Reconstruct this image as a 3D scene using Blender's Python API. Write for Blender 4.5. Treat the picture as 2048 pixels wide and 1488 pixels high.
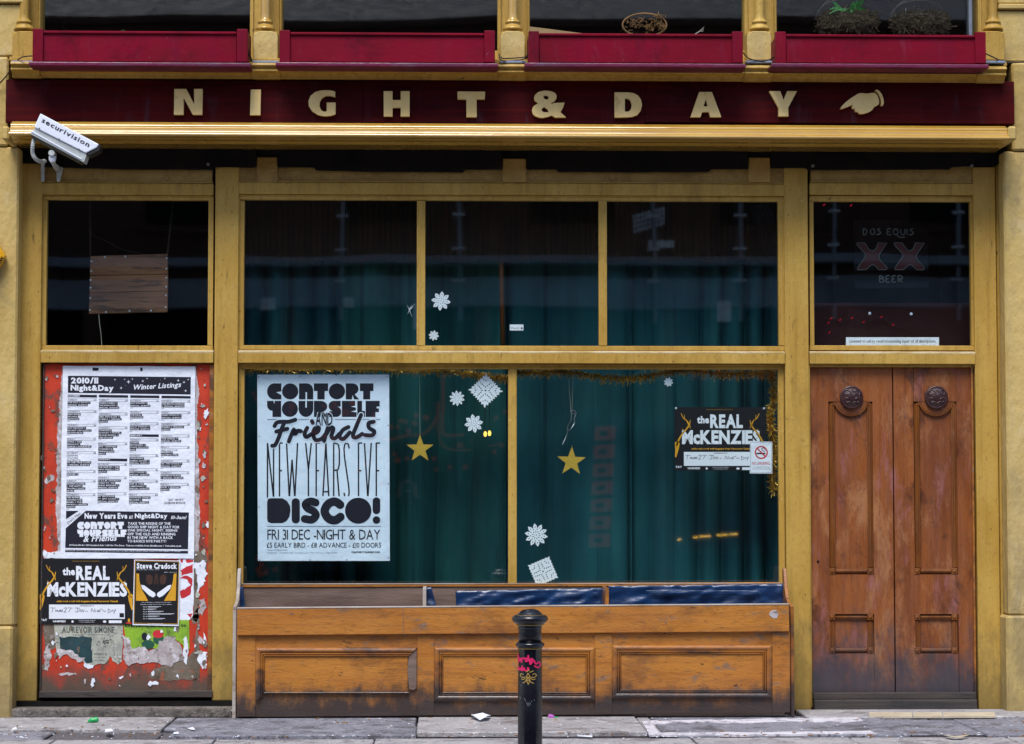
import bpy, bmesh, math, random
from mathutils import Vector, Matrix, noise as mnoise
from mathutils.geometry import tessellate_polygon
R = math.radians
random.seed(7)
for o in list(bpy.data.objects): bpy.data.objects.remove(o)
scene = bpy.context.scene
col = scene.collection

# ------------------------------------------------------------------ camera
F = 4500.0                                   # focal length in pixels of a 2048 px wide picture
CAM = Vector((-0.42, -14.5, 1.40))
YAW, PITCH = R(1.67), R(3.07)
cd = bpy.data.cameras.new('camera'); cam = bpy.data.objects.new('camera', cd); col.objects.link(cam)
cd.sensor_width = 36; cd.lens = 36 * F / 2048; cd.clip_end = 400; cd.clip_start = 0.05
cam.location = CAM; cam.rotation_euler = (R(90) + PITCH, 0, -YAW)
scene.camera = cam
# ------------------------------------------------------------------ sky, sun, exposure
SUN_EL, SUN_AZ = R(58), R(196)               # azimuth clockwise from +Y: behind and left of the camera
w = bpy.data.worlds.new('World'); scene.world = w; w.use_nodes = True
wn = w.node_tree.nodes; wl = w.node_tree.links
sky = wn.new('ShaderNodeTexSky'); sky.sky_type = 'NISHITA'; sky.sun_disc = False
sky.sun_elevation = SUN_EL; sky.sun_rotation = SUN_AZ; sky.air_density = 1.0; sky.dust_density = 1.2; sky.ozone_density = 1.6
wl.new(sky.outputs[0], wn['Background'].inputs[0]); wn['Background'].inputs[1].default_value = 0.10
sl = bpy.data.lights.new('sun', 'SUN'); sun = bpy.data.objects.new('sun', sl); col.objects.link(sun)
sl.energy = 1.5; sl.angle = R(28); sl.color = (1.0, 0.97, 0.93)
sdir = Vector((math.sin(SUN_AZ) * math.cos(SUN_EL), math.cos(SUN_AZ) * math.cos(SUN_EL), math.sin(SUN_EL)))
sun.rotation_euler = sdir.to_track_quat('Z', 'Y').to_euler()
scene.view_settings.view_transform = 'Standard'; scene.view_settings.look = 'None'
scene.view_settings.exposure = 1.2; scene.view_settings.gamma = 1.0; scene.view_settings.use_curve_mapping = False
scene.render.engine = 'CYCLES'
scene.render.resolution_x = 1024; scene.render.resolution_y = 744

# ------------------------------------------------------------------ measuring: a point of the photograph at a known depth
fwd = Vector((math.sin(YAW) * math.cos(PITCH), math.cos(YAW) * math.cos(PITCH), math.sin(PITCH)))
rgt = Vector((math.cos(YAW), -math.sin(YAW), 0)); up = rgt.cross(fwd)
def U(px, py, Y):
    d = fwd * F + rgt * (px - 1024) - up * (py - 744)
    return CAM + d * ((Y - CAM.y) / d.y)
def UG(px, py, z=0.0):
    d = fwd * F + rgt * (px - 1024) - up * (py - 744)
    return CAM + d * ((z - CAM.z) / d.z)
def X(px, Y, py=750): return U(px, py, Y).x
def Z(py, Y, px=1024): return U(px, py, Y).z

# ------------------------------------------------------------------ materials
class G:
    def __init__(s, name):
        s.m = bpy.data.materials.new(name); s.m.use_nodes = True
        s.t = s.m.node_tree; s.t.nodes.clear()
        s.out = s.n('ShaderNodeOutputMaterial'); s.geo = s.n('ShaderNodeNewGeometry')
    def n(s, t): return s.t.nodes.new(t)
    def l(s, a, b): s.t.links.new(a, b)
    def val(s, sock, v):
        if hasattr(v, 'links') or hasattr(v, 'is_output'): s.l(v, sock)
        else: sock.default_value = (tuple(v) + (1,))[:len(sock.default_value)] if hasattr(v, '__len__') and sock.type == 'RGBA' else v
    def vec(s, sc=(1, 1, 1), off=None):
        mp = s.n('ShaderNodeVectorMath'); mp.operation = 'MULTIPLY'; s.l(s.geo.outputs['Position'], mp.inputs[0]); mp.inputs[1].default_value = sc
        oi = s.n('ShaderNodeObjectInfo'); ad = s.n('ShaderNodeVectorMath'); ad.operation = 'ADD'
        ml = s.n('ShaderNodeMath'); ml.operation = 'MULTIPLY'; s.l(oi.outputs['Random'], ml.inputs[0]); ml.inputs[1].default_value = off or 0.0
        s.l(mp.outputs[0], ad.inputs[0]); s.l(ml.outputs[0], ad.inputs[1])
        return ad.outputs[0]
    def noise(s, scale, st=(1, 1, 1), detail=6, rough=0.6, off=None, dist=0.0):
        x = s.n('ShaderNodeTexNoise'); s.l(s.vec(st, off), x.inputs['Vector']); x.inputs['Scale'].default_value = scale
        x.inputs['Detail'].default_value = detail; x.inputs['Roughness'].default_value = rough; x.inputs['Distortion'].default_value = dist
        return x.outputs['Fac']
    def ramp(s, f, lo, hi, a=0.0, b=1.0):
        x = s.n('ShaderNodeMapRange'); s.l(f, x.inputs[0]); x.inputs[1].default_value = lo; x.inputs[2].default_value = hi
        x.inputs[3].default_value = a; x.inputs[4].default_value = b; x.interpolation_type = 'SMOOTHSTEP'; return x.outputs[0]
    def math(s, op, a, b):
        x = s.n('ShaderNodeMath'); x.operation = op; s.val(x.inputs[0], a); s.val(x.inputs[1], b); return x.outputs[0]
    def mix(s, f, a, b):
        x = s.n('ShaderNodeMix'); x.data_type = 'RGBA'
        s.val(x.inputs[0], f); s.val(x.inputs[6], a); s.val(x.inputs[7], b); return x.outputs[2]
    def bump(s, h, dist, strength=1.0):
        x = s.n('ShaderNodeBump'); s.l(h, x.inputs['Height']); x.inputs['Distance'].default_value = dist; x.inputs['Strength'].default_value = strength
        return x.outputs[0]
    def z(s):
        x = s.n('ShaderNodeSeparateXYZ'); s.l(s.geo.outputs['Position'], x.inputs[0]); return x.outputs[2]
    def bsdf(s, base, rough=0.5, metal=0.0, nrm=None, spec=0.5, coat=0.0):
        b = s.n('ShaderNodeBsdfPrincipled'); s.val(b.inputs['Base Color'], base); s.val(b.inputs['Roughness'], rough)
        b.inputs['Metallic'].default_value = metal; b.inputs['Specular IOR Level'].default_value = spec; b.inputs['Coat Weight'].default_value = coat
        if nrm is not None: s.l(nrm, b.inputs['Normal'])
        s.l(b.outputs[0], s.out.inputs[0]); return s.m

def surf(name, a, b, scale=3.0, st=(1, 1, 1), rough=0.5, streak=None, dirt=(), zd=None, crack=None, bump=(60, 0.002), coat=0.0, off=None, metal=0.0, spec=0.5, speck=None, lo=0.35, hi=0.68):
    """procedural paint / timber / stone: two tones, streaks, patches of dirt, splash dirt low down, crackle"""
    g = G(name)
    c = g.mix(g.ramp(g.noise(scale, st, 7, 0.62, off), lo, hi), a, b)
    if streak: c = g.mix(g.math('MULTIPLY', g.ramp(g.noise(1.0, streak[1], 5, 0.6, off), 0.45, 0.75), streak[2]), c, streak[0])
    for (dc, amt, sc, dst, dlo, dhi) in dirt:
        c = g.mix(g.math('MULTIPLY', g.ramp(g.noise(sc, dst, 9, 0.72, off, 0.3), dlo - .045, dhi - .055), amt), c, dc)
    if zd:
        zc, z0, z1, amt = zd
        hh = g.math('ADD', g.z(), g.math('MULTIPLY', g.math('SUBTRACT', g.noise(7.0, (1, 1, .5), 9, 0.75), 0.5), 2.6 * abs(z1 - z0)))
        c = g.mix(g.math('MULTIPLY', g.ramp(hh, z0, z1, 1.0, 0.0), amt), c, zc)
    if crack:
        v = g.n('ShaderNodeTexVoronoi'); v.feature = 'DISTANCE_TO_EDGE'; v.inputs['Scale'].default_value = crack[1]
        wv = g.n('ShaderNodeMixRGB'); wv.blend_type = 'ADD'; wv.inputs[0].default_value = 0.10
        nz = g.n('ShaderNodeTexNoise'); nz.inputs['Scale'].default_value = 9; g.l(g.geo.outputs['Position'], nz.inputs['Vector'])
        g.l(g.geo.outputs['Position'], wv.inputs[1]); g.l(nz.outputs['Color'], wv.inputs[2]); g.l(wv.outputs[0], v.inputs['Vector'])
        k = g.math('MULTIPLY', g.ramp(v.outputs['Distance'], 0.0, crack[3] if len(crack) > 3 else 0.05, 1.0, 0.0), g.ramp(g.noise(5), 0.4, 0.6))
        c = g.mix(g.math('MULTIPLY', k, crack[2]), c, crack[0])
    if speck: c = g.mix(g.ramp(g.noise(speck[1], (1, 1, 1), 3, 0.5), speck[2], speck[2] + 0.03), c, speck[0])
    r = g.ramp(g.noise(6, st, 5), 0.3, 0.7, max(rough - 0.08, 0.05), min(rough + 0.12, 1))
    return g.bsdf(c, r, metal, g.bump(g.noise(bump[0], st, 5, 0.6, off), bump[1]) if bump else None, spec, coat)

def flat(name, c, rough=0.6, metal=0.0, spec=0.5, coat=0.0, var=0.25):
    g = G(name)
    c2 = tuple(x * (1 - var) for x in c)
    return g.bsdf(g.mix(g.ramp(g.noise(7, (1, 1, 1), 5), 0.3, 0.7), c, c2), rough, metal, None, spec, coat)

DK = (0.03, 0.022, 0.012)
m_ochre = surf('ochre_paint', (0.52, 0.332, 0.074), (0.425, 0.248, 0.042), 2.2, (1, 1, .5), 0.45, ((0.27, 0.150, 0.020), (22, 22, .8), .6),
               [((0.58, 0.41, 0.12), .55, 4.0, (1, 1, .4), .60, .8), ((0.20, 0.12, 0.025), .75, 3.5, (1, 1, .5), .60, .78), ((0.22, 0.13, 0.03), .5, 70, (1, 1, .5), .56, .72), ((0.045, .03, .012), .85, 34, (1, 1, .6), .675, .715), ((.70, .55, .26), .8, 42, (1, 1, .8), .69, .72), ((.10, .065, .02), .8, 9, (2.5, 2.5, .3), .66, .74)], ((0.14, 0.105, 0.036), -0.1, 0.7, .7), None, (35, .0022), 0, spec=.35)
m_gold = surf('gold_gloss_paint', (0.50, 0.30, 0.055), (0.41, 0.225, 0.032), 3.0, (.6, 1, 1), 0.16, None,
              [((0.14, 0.075, 0.02), .8, 3.0, (.5, 1, 3), .62, .84), ((.06, .035, .015), .8, 30, (1, 1, 1), .70, .77)], None, None, (12, .0012), .9)
m_crackle = surf('crackled_ochre_paint', (0.44, 0.27, 0.07), (0.33, 0.19, 0.036), 4.0, (1, 1, 1), 0.5, None,
                 [((0.20, 0.11, 0.03), .7, 6, (1, 1, 1), .55, .75), ((.06, .03, .01), .9, 22, (1, 1, 1), .68, .74)], None, ((0.13, .075, .03), 22, .7, .05), (50, .003))
m_stone = surf('painted_stone', (0.56, 0.40, 0.135), (0.45, 0.30, 0.075), 1.6, (1, 1, .6), 0.6, ((0.36, .27, .14), (7, 7, .5), .5),
               [((.66, .54, .33), .5, 5, (1, 1, .6), .58, .8), ((0.26, 0.2, 0.1), .7, 2.6, (1, 1, .5), .58, .80), ((.09, .065, .03), .7, 18, (1, 1, 1), .69, .76)], ((0.16, 0.125, 0.06), -0.1, 1.0, .6), None, (16, .012))
m_crimson = surf('crimson_paint', (0.205, 0.0012, 0.017), (0.150, 0.001, 0.011), 3.0, (.6, 1, 1), 0.5, ((0.14, .002, .02), (9, 9, .8), .6),
                 [((0.19, 0.03, 0.06), .5, 9, (1.2, 1, .35), .60, .80), ((.07, .001, .008), .7, 3, (1, 1, 1), .55, .74), ((.30, .14, .18), .6, 40, (1, 1, 1), .70, .74)], None, None, (30, .0012), 0, spec=.12)
m_crimsonlip = surf('faded_crimson_tray', (0.16, 0.012, 0.05), (0.10, 0.006, 0.04), 6, (.4, 1, 1), 0.35, None, [((.12, .10, .14), .6, 7, (.4, 1, 1), .55, .8)])
m_maroon = surf('maroon_fascia_paint', (0.062, 0.0014, 0.0018), (0.036, 0.001, 0.003), 1.5, (.7, 1, 1), 0.6, ((0.105, .003, .003), (1.2, 1, 30), .7),
                [((0.060, 0.028, 0.042), .7, 5, (1.5, 1, .3), .58, .80), ((.016, .002, .002), .7, 3, (.5, 1, 2), .56, .72), ((.09, .006, .004), .5, 14, (.4, 1, 3), .62, .8)], None, None, (40, .001), spec=.10)
m_letter = surf('cream_gold_letter', (0.86, 0.66, 0.29), (0.78, 0.56, 0.21), 6, (1, 1, .6), 0.45, None, [((.34, .21, .05), .6, 12, (1, 1, .5), .6, .8)])
m_black = surf('black_bitumen_paint', (0.0045, 0.004, 0.004), (0.010, 0.007, 0.006), 4, (1, 1, 1), 0.75, None, [((.03, .022, .014), .6, 9, (.5, 1, 1), .62, .8)], None, None, (40, .002), spec=.2)
m_dooro = surf('varnished_door_timber', (0.275, 0.083, 0.017), (0.180, 0.050, 0.012), 2.2, (3, 3, .5), 0.42, ((0.13, .032, .009), (46, 46, 1.2), .6),
               [((0.40, 0.18, 0.075), .7, 2.4, (1.5, 1, .6), .54, .70), ((.32, .12, .12), .7, 2.9, (2, 1, .5), .57, .72), ((.06, .018, .008), .85, 3.6, (1.2, 1, .8), .56, .72), ((.10, .035, .016), .6, 60, (1.6, 1, .3), .58, .7)],
               ((0.045, 0.042, 0.055), 0.14, 0.62, .93), None, (70, .002), .12)
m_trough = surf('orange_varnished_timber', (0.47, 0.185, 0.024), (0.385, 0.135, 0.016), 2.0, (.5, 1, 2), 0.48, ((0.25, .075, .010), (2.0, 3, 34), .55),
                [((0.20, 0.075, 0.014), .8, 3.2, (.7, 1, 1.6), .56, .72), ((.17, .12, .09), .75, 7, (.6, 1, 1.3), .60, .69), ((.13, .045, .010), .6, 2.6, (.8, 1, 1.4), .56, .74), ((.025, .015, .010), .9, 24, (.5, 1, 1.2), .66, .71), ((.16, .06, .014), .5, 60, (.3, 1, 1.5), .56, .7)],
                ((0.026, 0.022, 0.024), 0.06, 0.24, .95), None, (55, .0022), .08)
m_mould = surf('worn_moulding_timber', (0.40, 0.150, 0.022), (0.24, 0.080, 0.015), 4.0, (.5, 1, 2), 0.36, None,
               [((0.05, 0.028, 0.022), .85, 6, (.5, 1, 1.3), .52, .70), ((.22, .17, .17), .6, 9, (.5, 1, 2), .60, .78)], ((0.022, 0.019, 0.022), 0.12, 0.34, .92), None, (55, .002), .2)
m_weath = surf('weathered_bare_timber', (0.20, 0.135, 0.105), (0.12, 0.075, 0.06), 3.0, (.4, 1, 3), 0.75, ((.065, .04, .035), (2.2, 3, 36), .5), [((.21, .055, .03), .5, 8, (1, 1, 1), .62, .75)], None, None, (60, .003))
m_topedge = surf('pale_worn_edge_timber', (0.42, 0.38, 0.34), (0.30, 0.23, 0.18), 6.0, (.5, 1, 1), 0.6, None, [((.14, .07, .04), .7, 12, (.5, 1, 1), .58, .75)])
m_blkwood = surf('dark_weathered_threshold_timber', (0.05, 0.038, 0.032), (0.028, 0.024, 0.026), 4, (.3, 1, 3), 0.7, ((.085, .065, .052), (2, 3, 60), .7), [((.012, .01, .012), .8, 12, (.4, 1, 2), .6, .7)], None, None, (70, .003))
m_board = surf('orange_red_board_paint', (0.58, 0.040, 0.006), (0.46, 0.026, 0.005), 4.0, (1, 1, .7), 0.55, ((0.25, .018, .008), (16, 16, 1.1), .55),
               [((0.10, 0.050, 0.035), .85, 6, (1, 1, .6), .58, .66), ((.035, .012, .008), .9, 22, (1, 1, .7), .66, .72), ((.5, .36, .32), .7, 11, (1, 1, 1), .70, .75)], ((0.075, 0.062, 0.045), 0.14, 0.33, .95), None, (50, .002))
m_paper = surf('white_poster_paper', (0.80, 0.84, 0.93), (0.74, 0.78, 0.87), 5, (1, 1, 1), 0.6, None, [((.58, .60, .68), .6, 7, (1, 1, 1), .58, .8)], None, None, (9, .014))
m_paper2 = surf('pale_blue_poster_paper', (0.76, 0.86, 1.0), (0.68, 0.78, 0.93), 4, (1, 1, 1), 0.65, None, (), None, None, (6, .014))
m_oldpaper = surf('weathered_old_paper', (0.44, 0.46, 0.38), (0.30, 0.31, 0.27), 10, (1, 1, 1), 0.8, None, [((.16, .14, .11), .8, 16, (1, 1, 1), .55, .7), ((.62, .6, .58), .7, 22, (1, 1, 1), .6, .68)], None, None, (70, .003))
m_paste = surf('torn_paper_pulp', (0.52, 0.47, 0.48), (0.36, 0.31, 0.31), 12, (1, 1, 1), 0.85, None, [((.14, .11, .09), .8, 18, (1, 1, 1), .56, .68), ((.72, .70, .76), .8, 14, (1, 1, 1), .58, .66)], None, None, (60, .004))
m_greyp = surf('grey_paste_residue', (0.18, 0.145, 0.11), (0.11, 0.085, 0.06), 12, (1, 1, .7), 0.8, None, [((.45, .08, .02), .7, 14, (1, 1, .6), .62, .68), ((.33, .3, .28), .7, 18, (1, 1, 1), .63, .7)], None, None, (60, .004))
m_green = surf('lime_green_print', (0.26, 0.46, 0.02), (0.16, 0.33, 0.02), 10, (1, 1, 1), 0.6, None, [((.06, .08, .03), .7, 16, (1, 1, 1), .56, .7), ((.5, .55, .4), .6, 12, (1, 1, 1), .6, .75)])
m_ink = flat('navy_black_ink', (0.008, 0.008, 0.022), 0.5)
m_blk = flat('black_ink', (0.006, 0.006, 0.009), 0.45)
m_grink = flat('faded_grey_ink', (0.30, 0.33, 0.42), 0.6)
m_oldink = flat('faded_dark_ink', (0.06, 0.075, 0.065), 0.7)
m_tealink = flat('dark_teal_print', (0.012, 0.06, 0.075), 0.6, var=.6)
m_white = flat('white_ink', (0.80, 0.84, 0.92), 0.6, var=.1)
m_yel = flat('yellow_print', (0.72, 0.36, 0.01), 0.6)
m_redp = flat('red_print', (0.62, 0.02, 0.03), 0.6)
m_pink = flat('pink_spray_paint', (0.72, 0.01, 0.12), 0.5)
m_skinp = flat('brown_print', (0.06, 0.02, 0.01), 0.6)
m_snow = flat('white_cut_paper', (0.82, 0.87, 0.95), 0.8, var=.08)
m_curt = []
for i, (a, b) in enumerate([((.012, .076, .096), (.008, .044, .062)), ((.013, .098, .096), (.008, .055, .064)), ((.015, .094, .112), (.009, .055, .074)), ((.013, .090, .110), (.008, .050, .074))]):
    m_curt.append(surf('teal_curtain_cloth', a, b, 1.6, (1.5, 1.5, .5), 0.85, ((.003, .020, .028), (9, 9, .12), .75), [((.022, .125, .135), .6, 1.0, (7, 7, .12), .58, .72)], None, None, (220, .0006), spec=.2))  # vertical stripes paint extra light and dark of the pleats into the cloth
m_dark = flat('dark_interior', (0.012, 0.011, 0.011), 0.9, spec=.1)
m_dred = flat('dark_red_interior_panel', (0.045, 0.006, 0.008), 0.8)
m_lead = surf('blue_grey_lead_flashing', (0.30, 0.37, 0.50), (0.2, .25, .36), 6, (1, 1, 1), 0.4, None, (), None, None, (40, .002), metal=.3)
m_bollard = surf('gloss_black_bollard_paint', (0.003, 0.0035, 0.008), (0.006, 0.007, 0.012), 6, (1, 1, 1), 0.24, None, [((.03, .03, .035), .5, 9, (1, 1, .4), .70, .85)], None, None, (60, .0008), .25)
m_brass = flat('gold_band_paint', (0.55, 0.36, 0.10), 0.4, .3)
m_cctv = surf('white_camera_housing', (0.80, 0.83, 0.92), (0.74, 0.77, 0.88), 6, (1, 1, 1), 0.35, None, [((.5, .48, .45), .4, 12, (1, 1, 1), .64, .8)])
m_cctv2 = surf('grey_camera_body', (0.50, 0.53, 0.52), (0.40, 0.42, 0.41), 6, (1, 1, 1), 0.4, None, [((.2, .18, .12), .6, 10, (1, 1, 1), .6, .8)])
m_slab = surf('grey_paving_slab', (0.245, 0.245, 0.285), (0.185, 0.18, 0.215), 3, (1, 1, 1), 0.8, None, [((.075, .07, .075), .8, 4, (1, 1, 1), .53, .66), ((.44, .42, .44), .75, 14, (1, 1, 1), .62, .67), ((.035, .03, .03), .85, 34, (1, 1, 1), .61, .66), ((.5, .5, .52), .8, 5, (1, 4, 1), .68, .72)], None, None, (90, .008), off=9.0)
m_slab2 = surf('pale_stone_slab', (0.40, 0.38, 0.38), (0.31, 0.29, 0.30), 3, (1, 1, 1), 0.8, None, [((.15, .13, .13), .8, 5, (1, 1, 1), .54, .68), ((.04, .035, .035), .85, 34, (1, 1, 1), .62, .67), ((.62, .6, .6), .6, 15, (1, 1, 1), .62, .68)], None, None, (90, .008), off=9.0)
m_grit = surf('gritty_dark_bedding', (0.075, 0.068, 0.075), (0.12, 0.11, 0.12), 30, (1, 1, 1), 0.95, None, [((.3, .28, .28), .8, 60, (1, 1, 1), .62, .68)], None, None, (120, .006))
m_step = surf('rough_stone_step', (0.20, 0.175, 0.155), (0.10, 0.085, 0.075), 16, (1, 1, 1), 0.9, None, [((.035, .03, .025), .8, 24, (1, 1, 1), .56, .68), ((.36, .34, .33), .7, 30, (1, 1, 1), .62, .7)], None, None, (60, .012))
m_wline = surf('worn_white_border', (0.66, 0.64, 0.68), (0.50, 0.47, 0.52), 9, (1, 1, 1), 0.7, None, [((.2, .17, .19), .9, 12, (1, 1, 1), .58, .66)])
m_cream = surf('cream_tile', (0.58, 0.50, 0.36), (0.48, .40, .29), 9, (1, 1, 1), 0.5, None, [((.2, .16, .14), .7, 14, (1, 1, 1), .6, .75)], off=5.0)
m_asph = surf('asphalt', (0.05, 0.05, 0.055), (0.065, 0.064, 0.066), 8, (1, 1, 1), 0.9, None, (), None, None, (200, .004))
m_slate = surf('slate_roof', (0.07, 0.085, 0.11), (0.05, 0.06, 0.08), 5, (1, 1, 1), 0.7)
m_brick = surf('dark_brick_wall', (0.075, 0.032, 0.02), (0.05, 0.025, 0.018), 6, (1, 1, 4), 0.9)
m_band = surf('pale_stone_band', (0.25, 0.28, 0.33), (0.19, 0.21, 0.26), 2, (1, 1, 1), 0.8)
m_plank = surf('brown_stained_plank', (0.21, 0.090, 0.040), (0.12, 0.050, 0.024), 3.0, (.45, 1, 3), 0.6, ((.24, .12, .06), (2.5, 3, 60), .8), [((.02, .009, .006), .8, 7, (.4, 1, 3), .56, .66)], None, None, (50, .002), off=11.0)
m_chain = flat('tarnished_chain_metal', (0.07, 0.06, 0.04), 0.5, .5)
m_liner = surf('blue_black_plastic_liner', (0.005, 0.035, 0.115), (0.004, 0.022, 0.08), 8, (1, 1, 1), 0.33, None, (), None, None, (10, .004), spec=.7)
m_tinsel = flat('gold_tinsel_foil', (0.85, 0.50, 0.07), 0.3, .35, var=.5)
m_gstar = surf('gold_glitter_card', (0.66, 0.44, 0.06), (0.46, .29, .03), 260, (1, 1, 1), 0.45, None, (), None, None, (400, .002), metal=.25)
m_moss = flat('dried_moss', (0.045, 0.034, 0.016), 0.95, var=.5)
m_moss2 = flat('dried_stems', (0.085, 0.062, 0.032), 0.9, var=.5)
m_leaf = flat('green_leaf', (0.05, 0.22, 0.05), 0.5, var=.4)
m_wire = flat('black_wire', (0.012, 0.012, 0.013), 0.5)
m_steel = flat('dull_steel', (0.35, 0.37, 0.40), 0.35, .8)
m_dried = flat('dried_gold_flowers', (0.22, 0.12, 0.04), 0.8, var=.5)
m_string = flat('pale_string', (0.45, 0.45, 0.36), 0.8)
m_neon = flat('unlit_neon_tube', (0.16, 0.19, 0.19), 0.3)
m_cap = flat('clear_fixing_plastic', (0.5, 0.6, 0.7), 0.3)
m_neonred = flat('red_backed_letter', (0.10, 0.012, 0.008), 0.5)
m_ygloss = flat('yellow_gloss_plastic', (0.82, 0.42, 0.01), 0.35)
m_cuttone = flat('tan_litter', (0.30, 0.16, 0.07), 0.8)
m_skin = flat('skin', (0.42, 0.22, 0.16), 0.6)
m_cloth = flat('dark_coat', (0.012, 0.012, 0.014), 0.9)
m_rose = surf('dark_carved_timber', (0.050, 0.014, 0.012), (0.030, 0.009, 0.010), 20, (1, 1, 1), 0.35, None, (), None, None, (60, .002), .3)
m_mural = flat('red_mural_paint', (0.92, 0.07, 0.012), 0.7, var=.1)
m_orange = flat('orange_sign_letter', (0.85, 0.16, 0.02), 0.6)

def glass(name, f0=0.075, wav=0.006, tint=(.97, 1, .99)):
    g = G(name)
    lw = g.n('ShaderNodeLayerWeight'); lw.inputs[0].default_value = 0.5
    p = g.math('POWER', lw.outputs['Facing'], 5.0)
    f = g.math('ADD', g.math('MULTIPLY', p, 1 - f0), f0)
    h = g.noise(1.0, (.75, .01, .45), 1, 0.3, 37.0)
    gl = g.n('ShaderNodeBsdfGlossy'); gl.inputs['Roughness'].default_value = 0.02; g.l(g.bump(h, wav), gl.inputs['Normal'])
    tr = g.n('ShaderNodeBsdfTransparent'); tr.inputs[0].default_value = tint + (1,)
    mx = g.n('ShaderNodeMixShader'); g.l(f, mx.inputs[0]); g.l(tr.outputs[0], mx.inputs[1]); g.l(gl.outputs[0], mx.inputs[2])
    g.l(mx.outputs[0], g.out.inputs[0]); return g.m
m_glass = glass('window_glass')
m_clear = glass('clear_plastic', .06, .001, (.82, .90, .92))
def emis(name, c, s):
    g = G(name); e = g.n('ShaderNodeEmission'); e.inputs[0].default_value = c + (1,); e.inputs[1].default_value = s
    g.l(e.outputs[0], g.out.inputs[0]); return g.m
m_bulb = emis('lit_bulb', (1.0, .55, .10), 1.1)
m_redbulb = emis('lit_red_fairy_bulb', (1.0, .02, .08), .12)

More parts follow.
